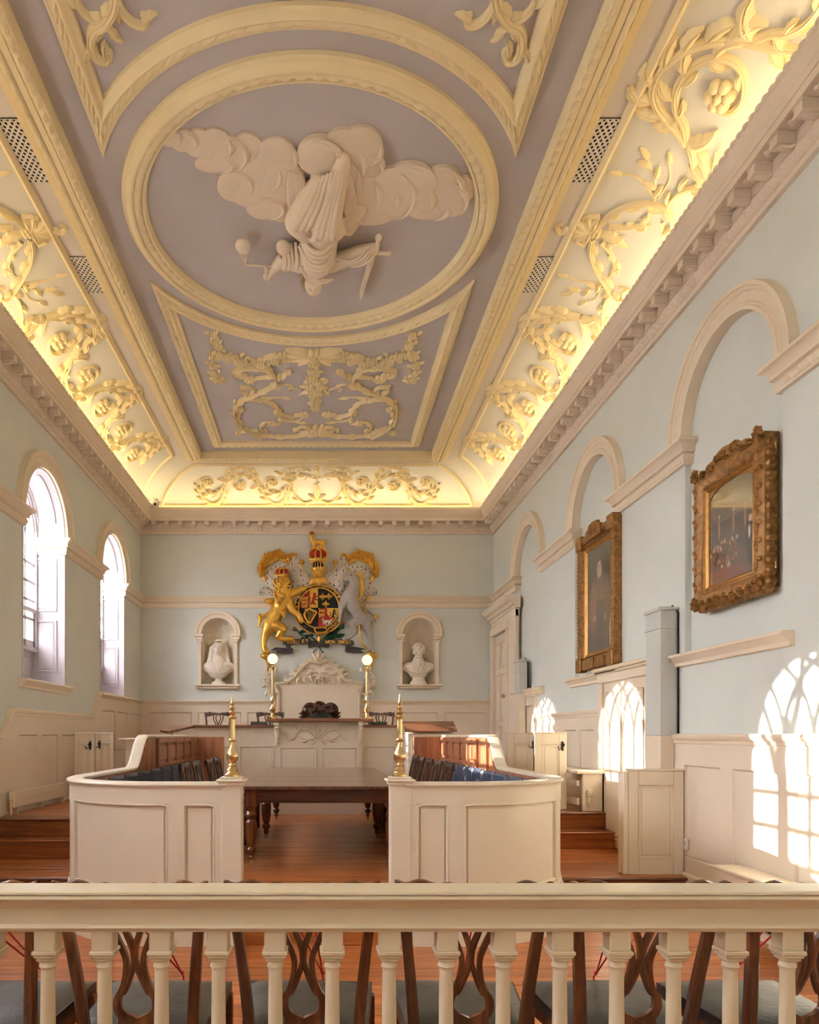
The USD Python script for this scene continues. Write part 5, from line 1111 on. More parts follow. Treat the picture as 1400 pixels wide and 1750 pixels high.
for k, (x, y, a, L) in enumerate(((215, 500, 1.75, 95), (215, 440, 1.6, 95), (228, 385, 1.25, 90), (252, 340, .8, 90), (290, 310, .35, 95), (335, 305, .0, 90), (375, 318, -.2, 70), (240, 430, 1.3, 80), (270, 375, .9, 85), (310, 345, .45, 80), (355, 335, .1, 70), (232, 490, 1.5, 70), (400, 340, .4, 60), (425, 330, -1.2, 55))):
    lvp.append(lift(leaf(A(x, y), a, L * AK, 36 * AK, .045, -.75 if k % 2 else .5, 2, 9), .085))
for m in (cat(*lvp), Aflip(cat(*lvp))): part(mt, 'gilt_leaves', mapped(m, WBK), 'gold', smooth=60, kind='stuff')
rdg = [atube(p, 5, h, 6, (.3, 1, .3)) for p, h in (([(470, 330), (490, 400), (540, 470), (600, 520)], [.07, .095, .095, .08]), ([(500, 330), (520, 400), (560, 450), (610, 490)], [.07, .095, .095, .08]), ([(455, 380), (475, 470), (500, 540), (530, 590)], [.07, .095, .095, .08]),
   ([(300, 420), (340, 440), (390, 480), (410, 500)], [.07, .095, .09, .08]), ([(255, 470), (290, 500), (330, 560), (320, 600)], [.07, .095, .09, .08]), ([(280, 440), (330, 480), (370, 520), (370, 560)], [.07, .095, .09, .08]), ([(200, 600), (230, 585), (280, 592), (310, 630)], [.06, .08, .08, .07]))]
part(mt, 'folds', mapped(cat(*rdg, *[Aflip(r) for r in rdg]), WBK), 'heraldic_white', smooth=60, kind='stuff')
body('crest_lion', [[(640, 222, .14, 20), (680, 222, .14, 22), (712, 226, .14, 20)], [(632, 215, .15, 22), (622, 180, .16, 20), (618, 176, .17, 19)], [(640, 230, .15, 13), (634, 268, .15, 10), (630, 276, .16, 11)], [(656, 230, .13, 12), (652, 270, .13, 10)], [(702, 232, .15, 14), (714, 258, .15, 9), (710, 284, .15, 10)], [(690, 232, .13, 12), (694, 276, .13, 10)], [(726, 220, .13, 7), (738, 204, .13, 6), (724, 206, .13, 7)]], 'gold', .02, 3)
lion = body('lion', [[(402, 532, .17, 50), (385, 590, .15, 66), (395, 670, .13, 74), (362, 750, .12, 60), (315, 830, .12, 58), (290, 870, .12, 60)], [(402, 532, .17, 46), (432, 565, .20, 26), (440, 575, .20, 18)],
    [(285, 880, .13, 56), (245, 975, .13, 30), (238, 1050, .13, 22), (250, 1088, .14, 24), (275, 1096, .15, 16)], [(330, 880, .15, 52), (392, 912, .17, 36), (352, 975, .16, 24), (400, 996, .16, 20), (462, 990, .16, 20)],
    [(430, 690, .16, 44), (462, 768, .18, 28), (515, 800, .18, 24), (538, 850, .18, 22)], [(440, 640, .15, 38), (505, 612, .15, 28), (560, 590, .14, 22)],
    [(240, 895, .09, 10), (196, 880, .08, 9), (206, 822, .08, 9), (282, 772, .08, 9), (312, 725, .08, 9), (290, 690, .09, 24), (262, 684, .09, 20)], [(214, 850, .08, 9), (205, 808, .08, 18), (212, 785, .08, 4)]], 'gold')
g = np.random.default_rng(8); mane = []
for k in range(40):
    x, y = g.uniform(332, 425), g.uniform(500, 690)
    if y < 590 and x > 398: continue
    e = .30 - .00085 * abs(x - 392); mane.append(atube([(x, y), (x - 10 + g.uniform(-8, 8), y + 22), (x + g.uniform(-12, 8), y + 44), (x - 8, y + 58)], 9.5, [e, e + .025, e + .015, e - .03], 6, (.5, 1, .8, .2)))
for k in range(6): mane.append(atube([(350 + 8 * k, 770 + 10 * k), (390 + 4 * k, 760 + 12 * k), (420, 742 + 14 * k)], 6, [.245, .27, .22], 6, (.3, 1, .3)))
part(lion, 'mane', mapped(cat(*mane), WBK), 'gold', smooth=60)
part(lion, 'face', mapped(cat(ball((*A(424, 545), .272), 5 * AK, 1), ball((*A(402, 543), .292), 5 * AK, 1), ball((*A(442, 566), .243), 8 * AK, 1), atube([(418, 588), (434, 592), (446, 586)], 3.5, [.262, .258, .24])), WBK), 'heraldic_black', smooth=True)
uni = body('unicorn', [[(888, 522, .20, 19), (905, 512, .19, 24), (945, 498, .18, 38), (968, 560, .16, 48), (935, 640, .15, 64), (948, 720, .13, 58), (985, 790, .12, 48), (1035, 838, .12, 54)], [(960, 468, .18, 12), (966, 440, .18, 5)],
    [(1045, 850, .13, 46), (1072, 930, .13, 26), (1092, 985, .13, 15), (1104, 1060, .13, 13), (1108, 1084, .13, 16)], [(1015, 850, .15, 40), (945, 868, .17, 36), (968, 940, .16, 18), (930, 975, .16, 14), (882, 992, .16, 15)],
    [(905, 690, .17, 34), (855, 742, .19, 20), (848, 800, .19, 14), (840, 850, .19, 13)], [(900, 640, .16, 34), (862, 690, .16, 20), (846, 740, .15, 14)], [(1080, 858, .09, 8), (1128, 842, .08, 8), (1112, 795, .08, 8), (1048, 752, .08, 8), (1042, 700, .08, 8), (1064, 672, .09, 18)]], 'silver_grey')
part(uni, 'horn', mapped(cat(atube([(930, 462), (830, 362)], 6, .19, 7, (1, .3)) if False else tube([(*A(930, 462), .19), (*A(832, 364), .19)], [6 * AK, 1.5 * AK], 7)), WBK), 'gold', smooth=True)
mn = [atube([(975 + 5 * k, 460 + 12 * k), (1015 + 3 * k, 500 + 22 * k), (1000 + 6 * (k % 3), 560 + 20 * k), (1024 - 5 * k, 600 + 18 * k)], 9, [.20, .21, .20, .17], 6, (.4, 1, .9, .3)) for k in range(6)]
part(uni, 'mane', mapped(cat(*mn, atube([(1120, 820), (1150, 800), (1145, 840)], 12, .09, 6, (1, .8, .2)), atube([(1064, 672), (1080, 650), (1058, 690)], 14, .11)), WBK), 'gold', smooth=60)
chain = spline([A(940, 600), A(1000, 680), A(1055, 770), A(1040, 820), A(1000, 860), A(1004, 950), A(1020, 1020), A(1052, 1062)], 9); hcol = np.interp(np.linspace(0, 1, len(chain)), [0, .15, .35, .5, .62, 1], [.22, .21, .14, .18, .22, .16])
part(uni, 'chain', mapped(cat(*[ball((p[0], p[1], h), 8 * AK, 1, (1, 1, .6)) for p, h in zip(chain, hcol)]), WBK), 'gold', smooth=True)
part(uni, 'collar', mapped(cat(lift(dome(Ap((898, 606), (905, 560), (924, 580), (936, 546), (950, 578), (972, 560), (980, 606), (940, 616)), .03, .02, .015), .20)), WBK), 'gold', smooth=40)
part(uni, 'eye', mapped(ball((*A(930, 494), .262), 5 * AK, 1), WBK), 'heraldic_black', smooth=True)
# compartments, plants, scroll
for nm, P in (('gilt_bracket', ((203, 1112), (230, 1098), (288, 1098), (292, 1118), (268, 1136), (282, 1180), (276, 1240), (258, 1246), (262, 1190), (244, 1150), (212, 1134))), ('gilt_bracket', ((1048, 1100), (1080, 1076), (1120, 1078), (1128, 1100), (1150, 1112), (1142, 1142), (1112, 1150), (1104, 1234), (1086, 1240), (1084, 1150), (1060, 1130)))):
    ap(arms, nm, dome(Ap(*P), .12, .03, .05), 'gold')
rose = part(arms, 'rose_stem', mapped(cat(atube([(676, 1046), (640, 990), (590, 958), (540, 960), (505, 920), (488, 912)], 6, .07), *[dome(Ap((x, y), (x + 18, y - 20), (x + 40, y - 8), (x + 30, y + 12), (x + 8, y + 14)), .06, .02, .03) for x, y in ((520, 930), (560, 968), (524, 986), (600, 950), (540, 920))], atube([(676, 1046), (700, 1080), (724, 1104)], 5, .05), atube([(660, 1070), (640, 1085), (624, 1104)], 4, .05)), WBK), 'heraldic_green', smooth=50)
part(rose, 'rose', mapped((lambda m: (m[0] + [*A(483, 908), .05], m[1]))(flower((0, 0), 19 * AK, .03)), WBK), 'heraldic_red', smooth=True); part(rose, 'rose_heart', mapped(ball((*A(483, 908), .085), 7 * AK, 1), WBK), 'heraldic_white', smooth=True)
th = [lift(leaf(A(x, y), a, 90 * AK, 34 * AK, .035, c, 4), .05) for x, y, a, c in ((690, 1010, .3, .3), (720, 990, .7, .2), (750, 985, .3, -.2), (780, 960, .8, .2), (800, 965, .1, .3), (810, 930, .9, -.1), (700, 1020, .8, .2))]
this = part(arms, 'thistle_stem', mapped(cat(atube([(680, 1040), (740, 985), (810, 935), (858, 898)], 6, .08), *th, ball((*A(860, 888), .10), 22 * AK, 2)), WBK), 'heraldic_green', smooth=50)
part(this, 'thistle_head', mapped(cat(*[tube([(*A(860, 884), .11), (*A(868 + 8 * k, 858), .11)], [7 * AK, 5 * AK], 6) for k in (-2, -1, 0, 1, 2)]), WBK), 'heraldic_red', smooth=True)
rib = [[(388, 1030), (396, 1000), (500, 990), (612, 986), (612, 1030), (500, 1030), (430, 1048)], [(735, 1000), (850, 990), (948, 1000), (960, 1032), (900, 1048), (850, 1030), (738, 1030)]]
rb = part(arms, 'motto_ribbon', mapped(cat(*[lift(dome(Ap(*p), .03, .03, .022, .3), .10) for p in rib], *[lift(dome(Ap(*p), .03, .03, .022, .3), .06) for p in ([(590, 1030), (612, 1000), (760, 1005), (760, 1058), (700, 1050), (640, 1050), (592, 1062)], [(292, 1078), (330, 1054), (470, 1062), (468, 1102), (400, 1108), (330, 1100), (350, 1080)], [(888, 1052), (960, 1050), (1050, 1066), (1006, 1078), (1044, 1100), (960, 1100), (890, 1092)])],
    *[lift(dome(Ap(*p), .03, .03, .022, .3), .08) for p in ([(396, 1010), (450, 1030), (468, 1100), (420, 1070)], [(940, 1010), (960, 1032), (910, 1060), (888, 1090), (892, 1050)])]), WBK), 'ribbon_grey', smooth=40)
let = []
for word, x0, x1, cy, rot in (('DIEU', 436, 506, 1014, .06), ('ET', 552, 582, 1008, .02), ('MON', 744, 794, 1013, .04), ('DROIT', 842, 924, 1014, -.04)):
    for k, ch in enumerate(word): let.append(letter(ch, x0 + (x1 - x0) * k / max(1, len(word) - 1), cy + (0 if word != 'DROIT' else k), 25 * AK, rot, .128))
part(rb, 'motto_letters', mapped(cat(*let), WBK), 'gold')

# ------------------------------------------------------------------ busts in the niches
def bust(c, label, veil):
    K = AY / F
    p = thing('bust', label, 'bust', (c, YB + .05, NB)); P = lambda x, y, z: (c + x, YB + .07 + y, NB + z)
    def part(owner, name, m, mat, smooth=False, _p=globals()['part']):
        return _p(owner, name, ((m[0] - [c, YB + .07, NB]) * [1.14, 1.0, 1.10] + [c, YB + .07, NB], m[1]), mat, smooth=smooth)
    part(p, 'socle', mv(lathe([(0, 0), (.115, 0), (.115, .03), (.10, .045), (.07, .06), (.055, .08), (.055, .10), (.075, .125), (.09, .13), (0, .135)], 28) if veil else lathe([(0, 0), (.14, 0), (.14, .04), (.125, .055), (.11, .07), (.10, .13), (.115, .15), (0, .155)], 4 * 7), P(0, 0, 0)), 'marble_bust', smooth=35)
    T = lambda *q: (*P(*q[:3]), q[3])
    base = .19
    ch = [[T(0, 0, base, .10), T(0, -.01, base + .12, .135), T(0, 0, base + .22, .10), T(0, .01, base + .29, .062), T(0, -.005, base + .36, .062)],
          [T(-.02, 0, base + .10, .13), T(.02, 0, base + .10, .13)], [T(-.10, 0, base + .10, .12), T(-.19, .02, base + .12, .085), T(-.225, .03, base + .10, .065)], [T(.10, 0, base + .10, .12), T(.19, .02, base + .12, .085), T(.225, .03, base + .10, .065)],
          [T(-.08, -.02, base + .01, .085), T(.08, -.02, base + .01, .085)], [T(0, .01, base + .46, .098), T(0, -.025, base + .43, .085)], [T(0, -.055, base + .365, .045), T(0, -.04, base + .385, .06)], [T(-.05, -.06, base + .41, .028), T(.05, -.06, base + .41, .028)],
          [T(0, -.100, base + .455, .012), T(0, -.113, base + .418, .016)], [T(-.022, -.100, base + .375, .012), T(.022, -.100, base + .375, .012)]]
    for s in (-1, 1):
        for k in range(4): ch.append([T(s * (.07 + .045 * k), -.035 - .005 * k, base + .235 - .03 * k, .016), T(s * (.075 + .035 * k), -.105 + .012 * k, base + .17 - .03 * k, .018), T(s * (.045 + .028 * k), -.128 + .01 * k, base + .09 - .02 * k, .018), T(s * (.012 + .02 * k), -.118, base + .0 + .005 * k, .014)])
    f = part(p, 'figure', limbs(ch, .016, 3), 'marble_bust', smooth=60)
    for s in (-1, 1):
        part(f, 'eye', ball(P(s * .034, -.093, base + .452), .013, 1, (1.3, .6, .8)), 'marble_bust', smooth=60)
        part(f, 'brow', tube([P(s * .012, -.104, base + .472), P(s * .035, -.108, base + .480), P(s * .062, -.085, base + .470)], .008, 6), 'marble_bust', smooth=60)
        part(f, 'ear', ball(P(s * .093, .0, base + .43), .024, 1, (.5, .8, 1.3)), 'marble_bust', smooth=60)
    if veil:
        vl = [tube([P(s * x, .04 + .01 * k, base + .56 - .01 * k), P(s * (x + .095), .06, base + .46), P(s * (x + .115), .045, base + .30), P(s * (x + .13 + .02 * k), .0, base + .16)], [.025, .034, .034, .03], 8) for s in (-1, 1) for k, x in enumerate((.015, .035))]
        part(f, 'veil', cat(*vl, ball(P(0, .075, base + .47), .108, 2), limbs([[T(0, .06, base + .45, .11), T(0, .09, base + .25, .13)]], .03, 2)), 'marble_bust', smooth=60)
        part(f, 'crown', mv(lathe([(.05, 0), (.06, .012), (.055, .03), (.035, .04), (0, .042)], 18), P(0, .02, base + .57)), 'marble_bust', smooth=50)
    else:
        part(f, 'hair', cat(*[ball(P(s * .088, .03 + .02 * k, base + .46 - .03 * k), .034, 1) for s in (-1, 1) for k in range(3)], *[ball(P(s * .078, -.045, base + .38 - .02 * k), .026, 1) for s in (-1, 1) for k in range(2)]), 'marble_bust', smooth=60)
        part(f, 'bow_tie', cat(ball(P(-.028, -.085, base + .285), .024, 1, (1.2, .6, .8)), ball(P(.028, -.085, base + .285), .024, 1, (1.2, .6, .8))), 'marble_bust', smooth=60)
bust(NX[0], 'white marble bust of a veiled woman in the left niche', True)
bust(NX[1], 'white marble bust of a bald man in the right niche', False)

# ------------------------------------------------------------------ canopy board behind the judge's chair
def Q(cx, cy): q = px(440 + cx / 6.667, 1110 + cy / 6.667, 13.62); return (q[0], q[2])
def Qp(*p): return Polygon([Q(*q) for q in p])
QC = Q(700, 0)[0]; sym = lambda m: cat(m, mirror(m, QC))
cb_ = thing('canopy_board', "tall cream backboard with carved rococo crest behind the judge's chair", 'canopy board', (QC, YB - .1, Z3))
half = [(700, 110), (600, 130), (520, 190), (440, 280), (370, 340), (290, 375), (225, 392), (215, 500), (215, 760)]
outl = [Q(x, y) for x, y in half]; outl = [(a, b) for a, b in outl]; full_o = outl[::-1] + [(2 * QC - a, b) for a, b in outl[1:]]
full_o = [(full_o[0][0], Z3)] + full_o[1:-1] + [(full_o[-1][0], Z3)]
part(cb_, 'board', mapped(extrude(Polygon(full_o), .04, .09), WBK), 'wall_cream')
for k in range(-2, 3): part(cb_, 'board_joint', mapped(box(QC + k * .33 - .006, QC + k * .33 + .006, Z3, Q(0, 400)[1] + .2 - .09 * abs(k), .088, .094), WBK), 'wall_cream')
sd = lambda pts, w, h=.05, tp=(1, 1, .8): lift(stem([Q(*q) for q in pts], w, h, 9, tp), .085)
fr_ = [sd([(700, 150), (620, 125), (540, 175), (450, 270), (400, 330), (340, 360), (250, 385), (205, 380)], .075, .06), sd([(205, 380), (225, 470), (240, 600), (240, 760)], .06, .045), sd([(690, 330), (640, 260), (560, 280), (500, 250), (560, 200), (640, 220)], .05, .05), sd([(150, 440), (90, 390), (70, 310), (110, 260), (160, 290), (150, 330)], .06, .05), sd([(150, 470), (120, 400), (150, 340), (190, 330)], .05, .05), sd([(190, 560), (205, 640), (130, 590)], .03, .03)]
part(cb_, 'rococo_frame', mapped(cat(*[sym(x) for x in fr_]), WBK), 'trim_cream', smooth=50)
lv = []
for (x, y, a, L) in ((560, 150, 2.2, 60), (510, 180, 2.5, 55), (450, 230, 2.6, 60), (400, 290, 2.4, 60), (380, 330, 3.6, 60), (330, 350, 2.2, 40), (600, 260, 4.6, 70), (540, 290, 4.2, 60), (480, 300, 3.9, 70), (90, 330, 2.8, 50), (80, 400, 3.4, 50), (110, 460, 3.9, 60), (150, 500, 4.3, 60), (130, 270, 1.6, 60), (180, 250, 1.2, 50), (195, 420, 5.2, 50), (640, 140, 1.9, 50)):
    dx_, dy_ = (14, 22) if x > 300 else (22, 8); lv.append(lift(leaf(Q(x + dx_, y + dy_), a, L * AY / F / 6.667 * 1.25, .085, .05, .9, 3, 9), .10))
part(cb_, 'rococo_leaves', mapped(cat(*[sym(x) for x in lv]), WBK), 'trim_cream', smooth=50)
ctr = (QC, Q(0, 120)[1])
part(cb_, 'crest', mapped(cat(*[lift(leaf((QC, Q(0, 170)[1]), a, .28, .09, .07, (a - PI / 2) * .5, 2, 9), .11) for a in (PI / 2, PI / 2 - .45, PI / 2 + .45, .5, PI - .5)], lift(flower((QC, Q(0, 300)[1]), .09, .06), .10), *[lift(leaf((QC, Q(0, 280)[1]), a, .20, .07, .05, .3, 2, 9), .11) for a in (-PI / 2, -1.1, -2.0, -.4, PI + .4)], lift(stem([(QC, Q(0, 60)[1]), (QC, Q(0, 200)[1])], .05, .06, grooved=False), .10)), WBK), 'trim_cream', smooth=50)

# ------------------------------------------------------------------ the judges' bench
BY = 11.50
bn = thing('judges_bench', 'long cream panelled bench with a carved raised centre on the dais edge', 'bench', (-.1, BY, Z1))
BL, BR, C0, C1 = -2.06, 1.24, px(473, 0, BY)[0], px(617, 0, BY)[0]
zb_ = lambda y, Y=BY: EYE + (PY - y) * Y / F
def bpanel(parent, x0, x1, z0, z1, y):
    part(parent, 'panel_moulding', (lambda m: (np.c_[m[0][:, 0], y - m[0][:, 2], m[0][:, 1]], m[1]))(sweep([(x0, z0), (x1, z0), (x1, z1), (x0, z1)], [(0, 0), (0, .014), (.012, .017), (.022, .006), (.024, 0)], closed=True)), 'wall_cream', smooth=30)
    part(parent, 'panel', box(x0 + .035, x1 - .035, y - .008, y, z0 + .035, z1 - .035, .004), 'wall_cream')
part(bn, 'front', box(BL, C0, BY, BY + .06, Z1, zb_(1243)), 'wall_cream'); part(bn, 'front', box(C1, BR, BY, BY + .06, Z1, zb_(1243)), 'wall_cream')
part(bn, 'centre_front', box(C0, C1, BY - .16, BY + .06, Z1, zb_(1234)), 'wall_cream')
zt, zp = zb_(1275), .42
for a, b in ((BL + .06, -1.42), (-1.34, C0 - .04), (C1 + .06, BR - .08)): bpanel(bn, a, b, zp, zt, BY)
for a, b in ((C0 + .06, -.10), (-.02, C1 - .06)): bpanel(bn, a, b, zp, zb_(1277), BY - .16)
part(bn, 'ledge', cat(box(BL - .02, C0 + .02, BY - .08, BY + .48, zb_(1243), zb_(1239), .008)), 'ledge_wood')
part(bn, 'ledge', cat(box(C1 - .02, BR + .02, BY - .08, BY + .48, zb_(1243), zb_(1239), .008)), 'ledge_wood')
zc0, zc1 = zb_(1233.5), zb_(1228.5)
part(bn, 'centre_ledge', box(px(462, 0, BY)[0] - .03, px(634, 0, BY)[0] + .02, BY - .34, BY + .45, zc0, zc1, .008), 'ledge_wood')
# left wing runs forward, with a sloping top
wg = extrude(Polygon([(BL - .30, BY - .55), (BL - .02, BY - .08), (BL - .02, BY + .45), (BL - .45, BY + .45), (BL - .45, BY - .45)]), 0, .035)
part(bn, 'wing_ledge', (np.c_[wg[0][:, 0], wg[0][:, 1], wg[0][:, 2] + zb_(1243) - .10 + .10 * np.clip((wg[0][:, 1] - BY + .55) / .55, 0, 1)], wg[1]), 'ledge_wood')
part(bn, 'wing_front', extrude(Polygon([(BL - .24, BY - .47), (BL, BY), (BL, BY + .06), (BL - .30, BY - .42)]), Z1, zb_(1243) - .09), 'wall_cream')
kc = ((C0 + C1) / 2, zb_(1256))
def fm(m): return (np.c_[m[0][:, 0], BY - .16 - m[0][:, 2], m[0][:, 1]], m[1])
cs = []
for s in (-1, 1):
    X = lambda u, v: (kc[0] + s * u, kc[1] + v)
    cs += [stem([X(.05, -.03), X(.16, .07), (X(.30, .08)), X(.40, -.02), X(.50, -.06), X(.56, 0), X(.52, .04), X(.48, .01)], .04, .03), stem([X(.06, -.06), X(.2, -.07), X(.32, .0), X(.27, .05)], .03, .025)]
    cs += [leaf(X(u, v), (a if s > 0 else PI - a), .13, .05, .03, .5 * s, 2, 8) for u, v, a in ((.10, .02, 1.1), (.2, .07, .3), (.30, .06, 1.0), (.36, .0, -.9), (.46, -.05, .9), (.16, -.07, -.5), (.55, .02, .9), (.02, .02, 1.3), (.04, -.06, -1.0))]
part(bn, 'carved_panel', fm(cat(flower(kc, .06, .04), *cs)), 'trim_cream', smooth=50)
for x in (C0 + .02, C1 - .02):
    q = part(bn, 'corbel', cat(box(x - .035, x + .035, BY - .30, BY - .16, zc0 - .07, zc0, .008), tube([(x, BY - .25, zc0 - .08), (x, BY - .235, zc0 - .16), (x, BY - .19, zc0 - .26), (x, BY - .185, zc0 - .36)], [.045, .04, .03, .018], 10), *[ball((x, BY - .275 + .018 * k, zc0 - .10 - .055 * k), .026 - .002 * k, 1) for k in range(6)]), 'trim_cream', smooth=40)
# the carved dark chair
jc = thing('judges_chair', "dark carved judge's chair with a three-lobed top, seen over the bench", 'chair', (px(547, 0, 12.35)[0], 12.45, Z3))
def V(x, y): q = px(x, y, 12.35); return (q[0], q[2])
vm = lambda m: (np.c_[m[0][:, 0], 12.33 - m[0][:, 2], m[0][:, 1]], m[1])
vc = V(547, 0)[0]
bpoly = ops.unary_union([Point(V(530, 1214)).buffer(.135), Point(V(547, 1211)).buffer(.125), Point(V(565, 1214)).buffer(.135), Polygon([V(515, 1222), V(579, 1222), V(574, 1236), V(520, 1236)])])
bk = part(jc, 'back', vm(cat(dome(bpoly, .06, .03, .03), extrude(Polygon([(vc - .27, Z3 + .42), (vc + .27, Z3 + .42), (vc + .30, V(0, 1226)[1]), (vc - .30, V(0, 1226)[1])]), -.03, .03))), 'chair_dark', smooth=40)
part(bk, 'back_panel', vm(extrude(Polygon([V(533, 1228), V(535, 1219), (vc - .06, V(0, 1215.5)[1]), (vc + .06, V(0, 1215.5)[1]), V(559, 1219), V(561, 1228)]), .05, .066)), 'leather_edge')
g = np.random.default_rng(3); cv = []
for cx, cy in ((530, 1213), (547, 1209.5), (565, 1213)):
    c = V(cx, cy)
    for k in range(7): a = g.uniform(0, 6.3); cv.append(lift(leaf((c[0] + .05 * math.cos(a), c[1] + .05 * math.sin(a)), a + 1.5, .12, .045, .03, .8, 2, 8), .055))
for s in (-1, 1):
    for k in range(4): c = (vc + s * (.20 + .04 * (k % 2)), V(0, 1219 + 3 * k)[1]); cv.append(lift(leaf(c, .3 * s + (0 if s > 0 else PI), .13, .045, .03, .4, 2, 8), .05))
part(bk, 'carving', vm(cat(*cv)), 'chair_wood', smooth=50)
part(jc, 'seat', box(vc - .30, vc + .30, 12.0, 12.5, Z3 + .40, Z3 + .47, .02), 'leather_edge')
for x in (-.26, .26):
    for y in (12.04, 12.36): part(jc, 'leg', box(vc + x - .03, vc + x + .03, y - .03, y + .03, Z3, Z3 + .41, .006), 'chair_dark')
for s in (-1, 1): part(jc, 'arm', cat(box(vc + s * .31 - .03, vc + s * .31 + .03, 12.02, 12.34, Z3 + .64, Z3 + .69, .012), box(vc + s * .31 - .025, vc + s * .31 + .025, 12.05, 12.10, Z3 + .44, Z3 + .65)), 'chair_dark')
# lamps
for i, (x, gy) in enumerate(((466, 1126), (627.5, 1128))):
    c = px(x, gy, BY - .05); zbz = zc1
    lp = thing('globe_lamp', ['tall brass lamp with a lit globe at the left end of the raised ledge', 'tall brass lamp with a lit globe at the right end of the raised ledge'][i], 'lamp', (c[0], BY - .05, zbz))
    H = c[2] - zbz
    part(lp, 'base', lathe([(0, 0), (.085, 0), (.085, .02), (.06, .035), (.03, .06), (.025, .09), (.045, .12), (.05, .15), (.03, .19), (.02, .24), (.03, .27), (.036, .30), (.02, .34), (.02, .36), (0, .36)], 24), 'brass', smooth=35, local=True)
    part(lp, 'stem', lathe([(.020, .36), (.020, H - .18), (.03, H - .17), (.02, H - .15), (.032, H - .13), (.02, H - .11), (.03, H - .085), (0, H - .085)], 20), 'brass', smooth=35, local=True)
    part(lp, 'tap', cat(tube([(-.07, 0, .40), (.07, 0, .40)], .008, 8), ball((-.07, 0, .40), .014, 1), ball((.07, 0, .40), .014, 1)), 'brass', smooth=True, local=True)
    part(lp, 'globe', ball((0, 0, H), .083, 3), 'globe_light', smooth=True, local=True)
for i, x in enumerate((443, 648)):
    c = px(x, 0, 11.6); bk_ = thing('book', ['dark book lying on the bench left of the raised centre', 'dark book lying on the bench right of the raised centre'][i], 'book', (c[0], 11.62, zb_(1239)))
    part(bk_, 'cover', cat(box(-.13, .13, -.09, .09, 0, .008), box(-.13, .13, -.09, .09, .045, .053), box(-.13, -.12, -.09, .09, 0, .053)), 'iron_black', local=True); part(bk_, 'pages', box(-.12, .122, -.082, .082, .0085, .0445), 'leather_grey', local=True)
# clerk's desk at the right end
ck = thing('clerks_desk', "small cream clerk's desk with a sloping wooden lid right of the bench", 'desk', (1.60, 10.95, Z1))
part(ck, 'body', box(1.27, 1.94, 10.72, 11.2, Z1, zb_(1254, 10.7), .008), 'wall_cream')
bpanel(ck, 1.33, 1.88, .5, zb_(1263, 10.7), 10.72)
lidp = extrude(Polygon([(10.66, zb_(1251, 10.66)), (10.66, zb_(1249, 10.66)), (11.0, zb_(1233, 11.0)), (11.25, zb_(1233, 11.0)), (11.25, zb_(1236, 11.0)), (11.02, zb_(1236, 11.0))]), 1.22, 2.0)
part(ck, 'lid', (lidp[0][:, [2, 0, 1]], lidp[1]), 'ledge_wood')
part(ck, 'lid_side', (lambda m: (m[0][:, [2, 0, 1]], m[1]))(extrude(Polygon([(10.72, zb_(1254, 10.7)), (11.02, zb_(1236, 11.0)), (11.2, zb_(1236, 11.0)), (11.2, zb_(1254, 10.7))]), 1.27, 1.94)), 'wall_cream')

# ------------------------------------------------------------------ doors, pipe casings, gates and paintings along the right wall
WR, WL = on_wall('right'), on_wall('left')
def six_panels(parent, a0, a1, z0, z1, h, mat, rows=((.04, .30), (.34, .70), (.74, .94)), cols=2):
    H = z1 - z0; w = (a1 - a0) / cols
    for r0, r1 in rows:
        for c in range(cols):
            b0, b1 = a0 + c * w + .055, a0 + (c + 1) * w - .055
            m = sweep([(b0, z0 + r0 * H), (b1, z0 + r0 * H), (b1, z0 + r1 * H), (b0, z0 + r1 * H)], [(0, h), (.004, h - .012), (.02, h - .014), (.03, h - .004), (.03, h - .016)], closed=True)
            part(parent, 'door_panel', mapped(cat(m, box(b0 + .03, b1 - .03, z0 + r0 * H + .03, z0 + r1 * H - .03, h - .012, h - .003, .004)), WR), mat, smooth=30)
d1 = struct('door_1', 'tall cream six-panel door under a moulded entablature in the far right corner', 'door')
dz = zb_(1074, 12.5)
part(d1, 'frame', mapped(cat(box(13.50, 13.66, Z3, dz - .001, 0, .10, .01), box(12.421, 12.52, Z3, dz - .001, 0, .10, .01), box(12.421, 13.66, dz, dz + .139, 0, .10, .01)), WR), 'trim_cream')
part(d1, 'pilaster', mapped(box(11.98, 12.42, Z3, 3.54, 0, .07, .01), WR), 'trim_cream')
lf = part(d1, 'leaf', mapped(box(12.53, 13.49, Z3 + .01, dz - .025, 0, .03), WR), 'trim_cream'); six_panels(d1, 12.55, 13.47, Z3, dz - .03, .046, 'trim_cream')
part(d1, 'frieze', mapped(box(11.98, 13.72, dz + .14, 3.56, 0, .06), WR), 'trim_cream')
part(d1, 'entablature', mapped(sweep([(11.9, 3.55), (13.74, 3.55)], [(0, 0), (0, .08), (.03, .09), (.05, .09), (.055, .13), (.10, .15), (.13, .20), (.16, .21), (.20, .24), (.215, .24), (.215, 0)]), WR), 'trim_cream', smooth=30)
part(d1, 'dentils', mapped(cat(*[box(a, a + .04, 3.60, 3.645, .08, .12) for a in np.arange(11.93, 13.7, .075)]), WR), 'trim_cream', kind='stuff')
part(d1, 'knob', mapped(cat(tube([(12.66, zb_(1190, 12.7), .03), (12.66, zb_(1190, 12.7), .08)], .012, 8), ball((12.66, zb_(1190, 12.7), .10), .032, 2)), WR), 'brass', smooth=True)
d2 = struct('door_2', 'sunlit cream door with two long panels between the pipe casing and the portrait', 'door')
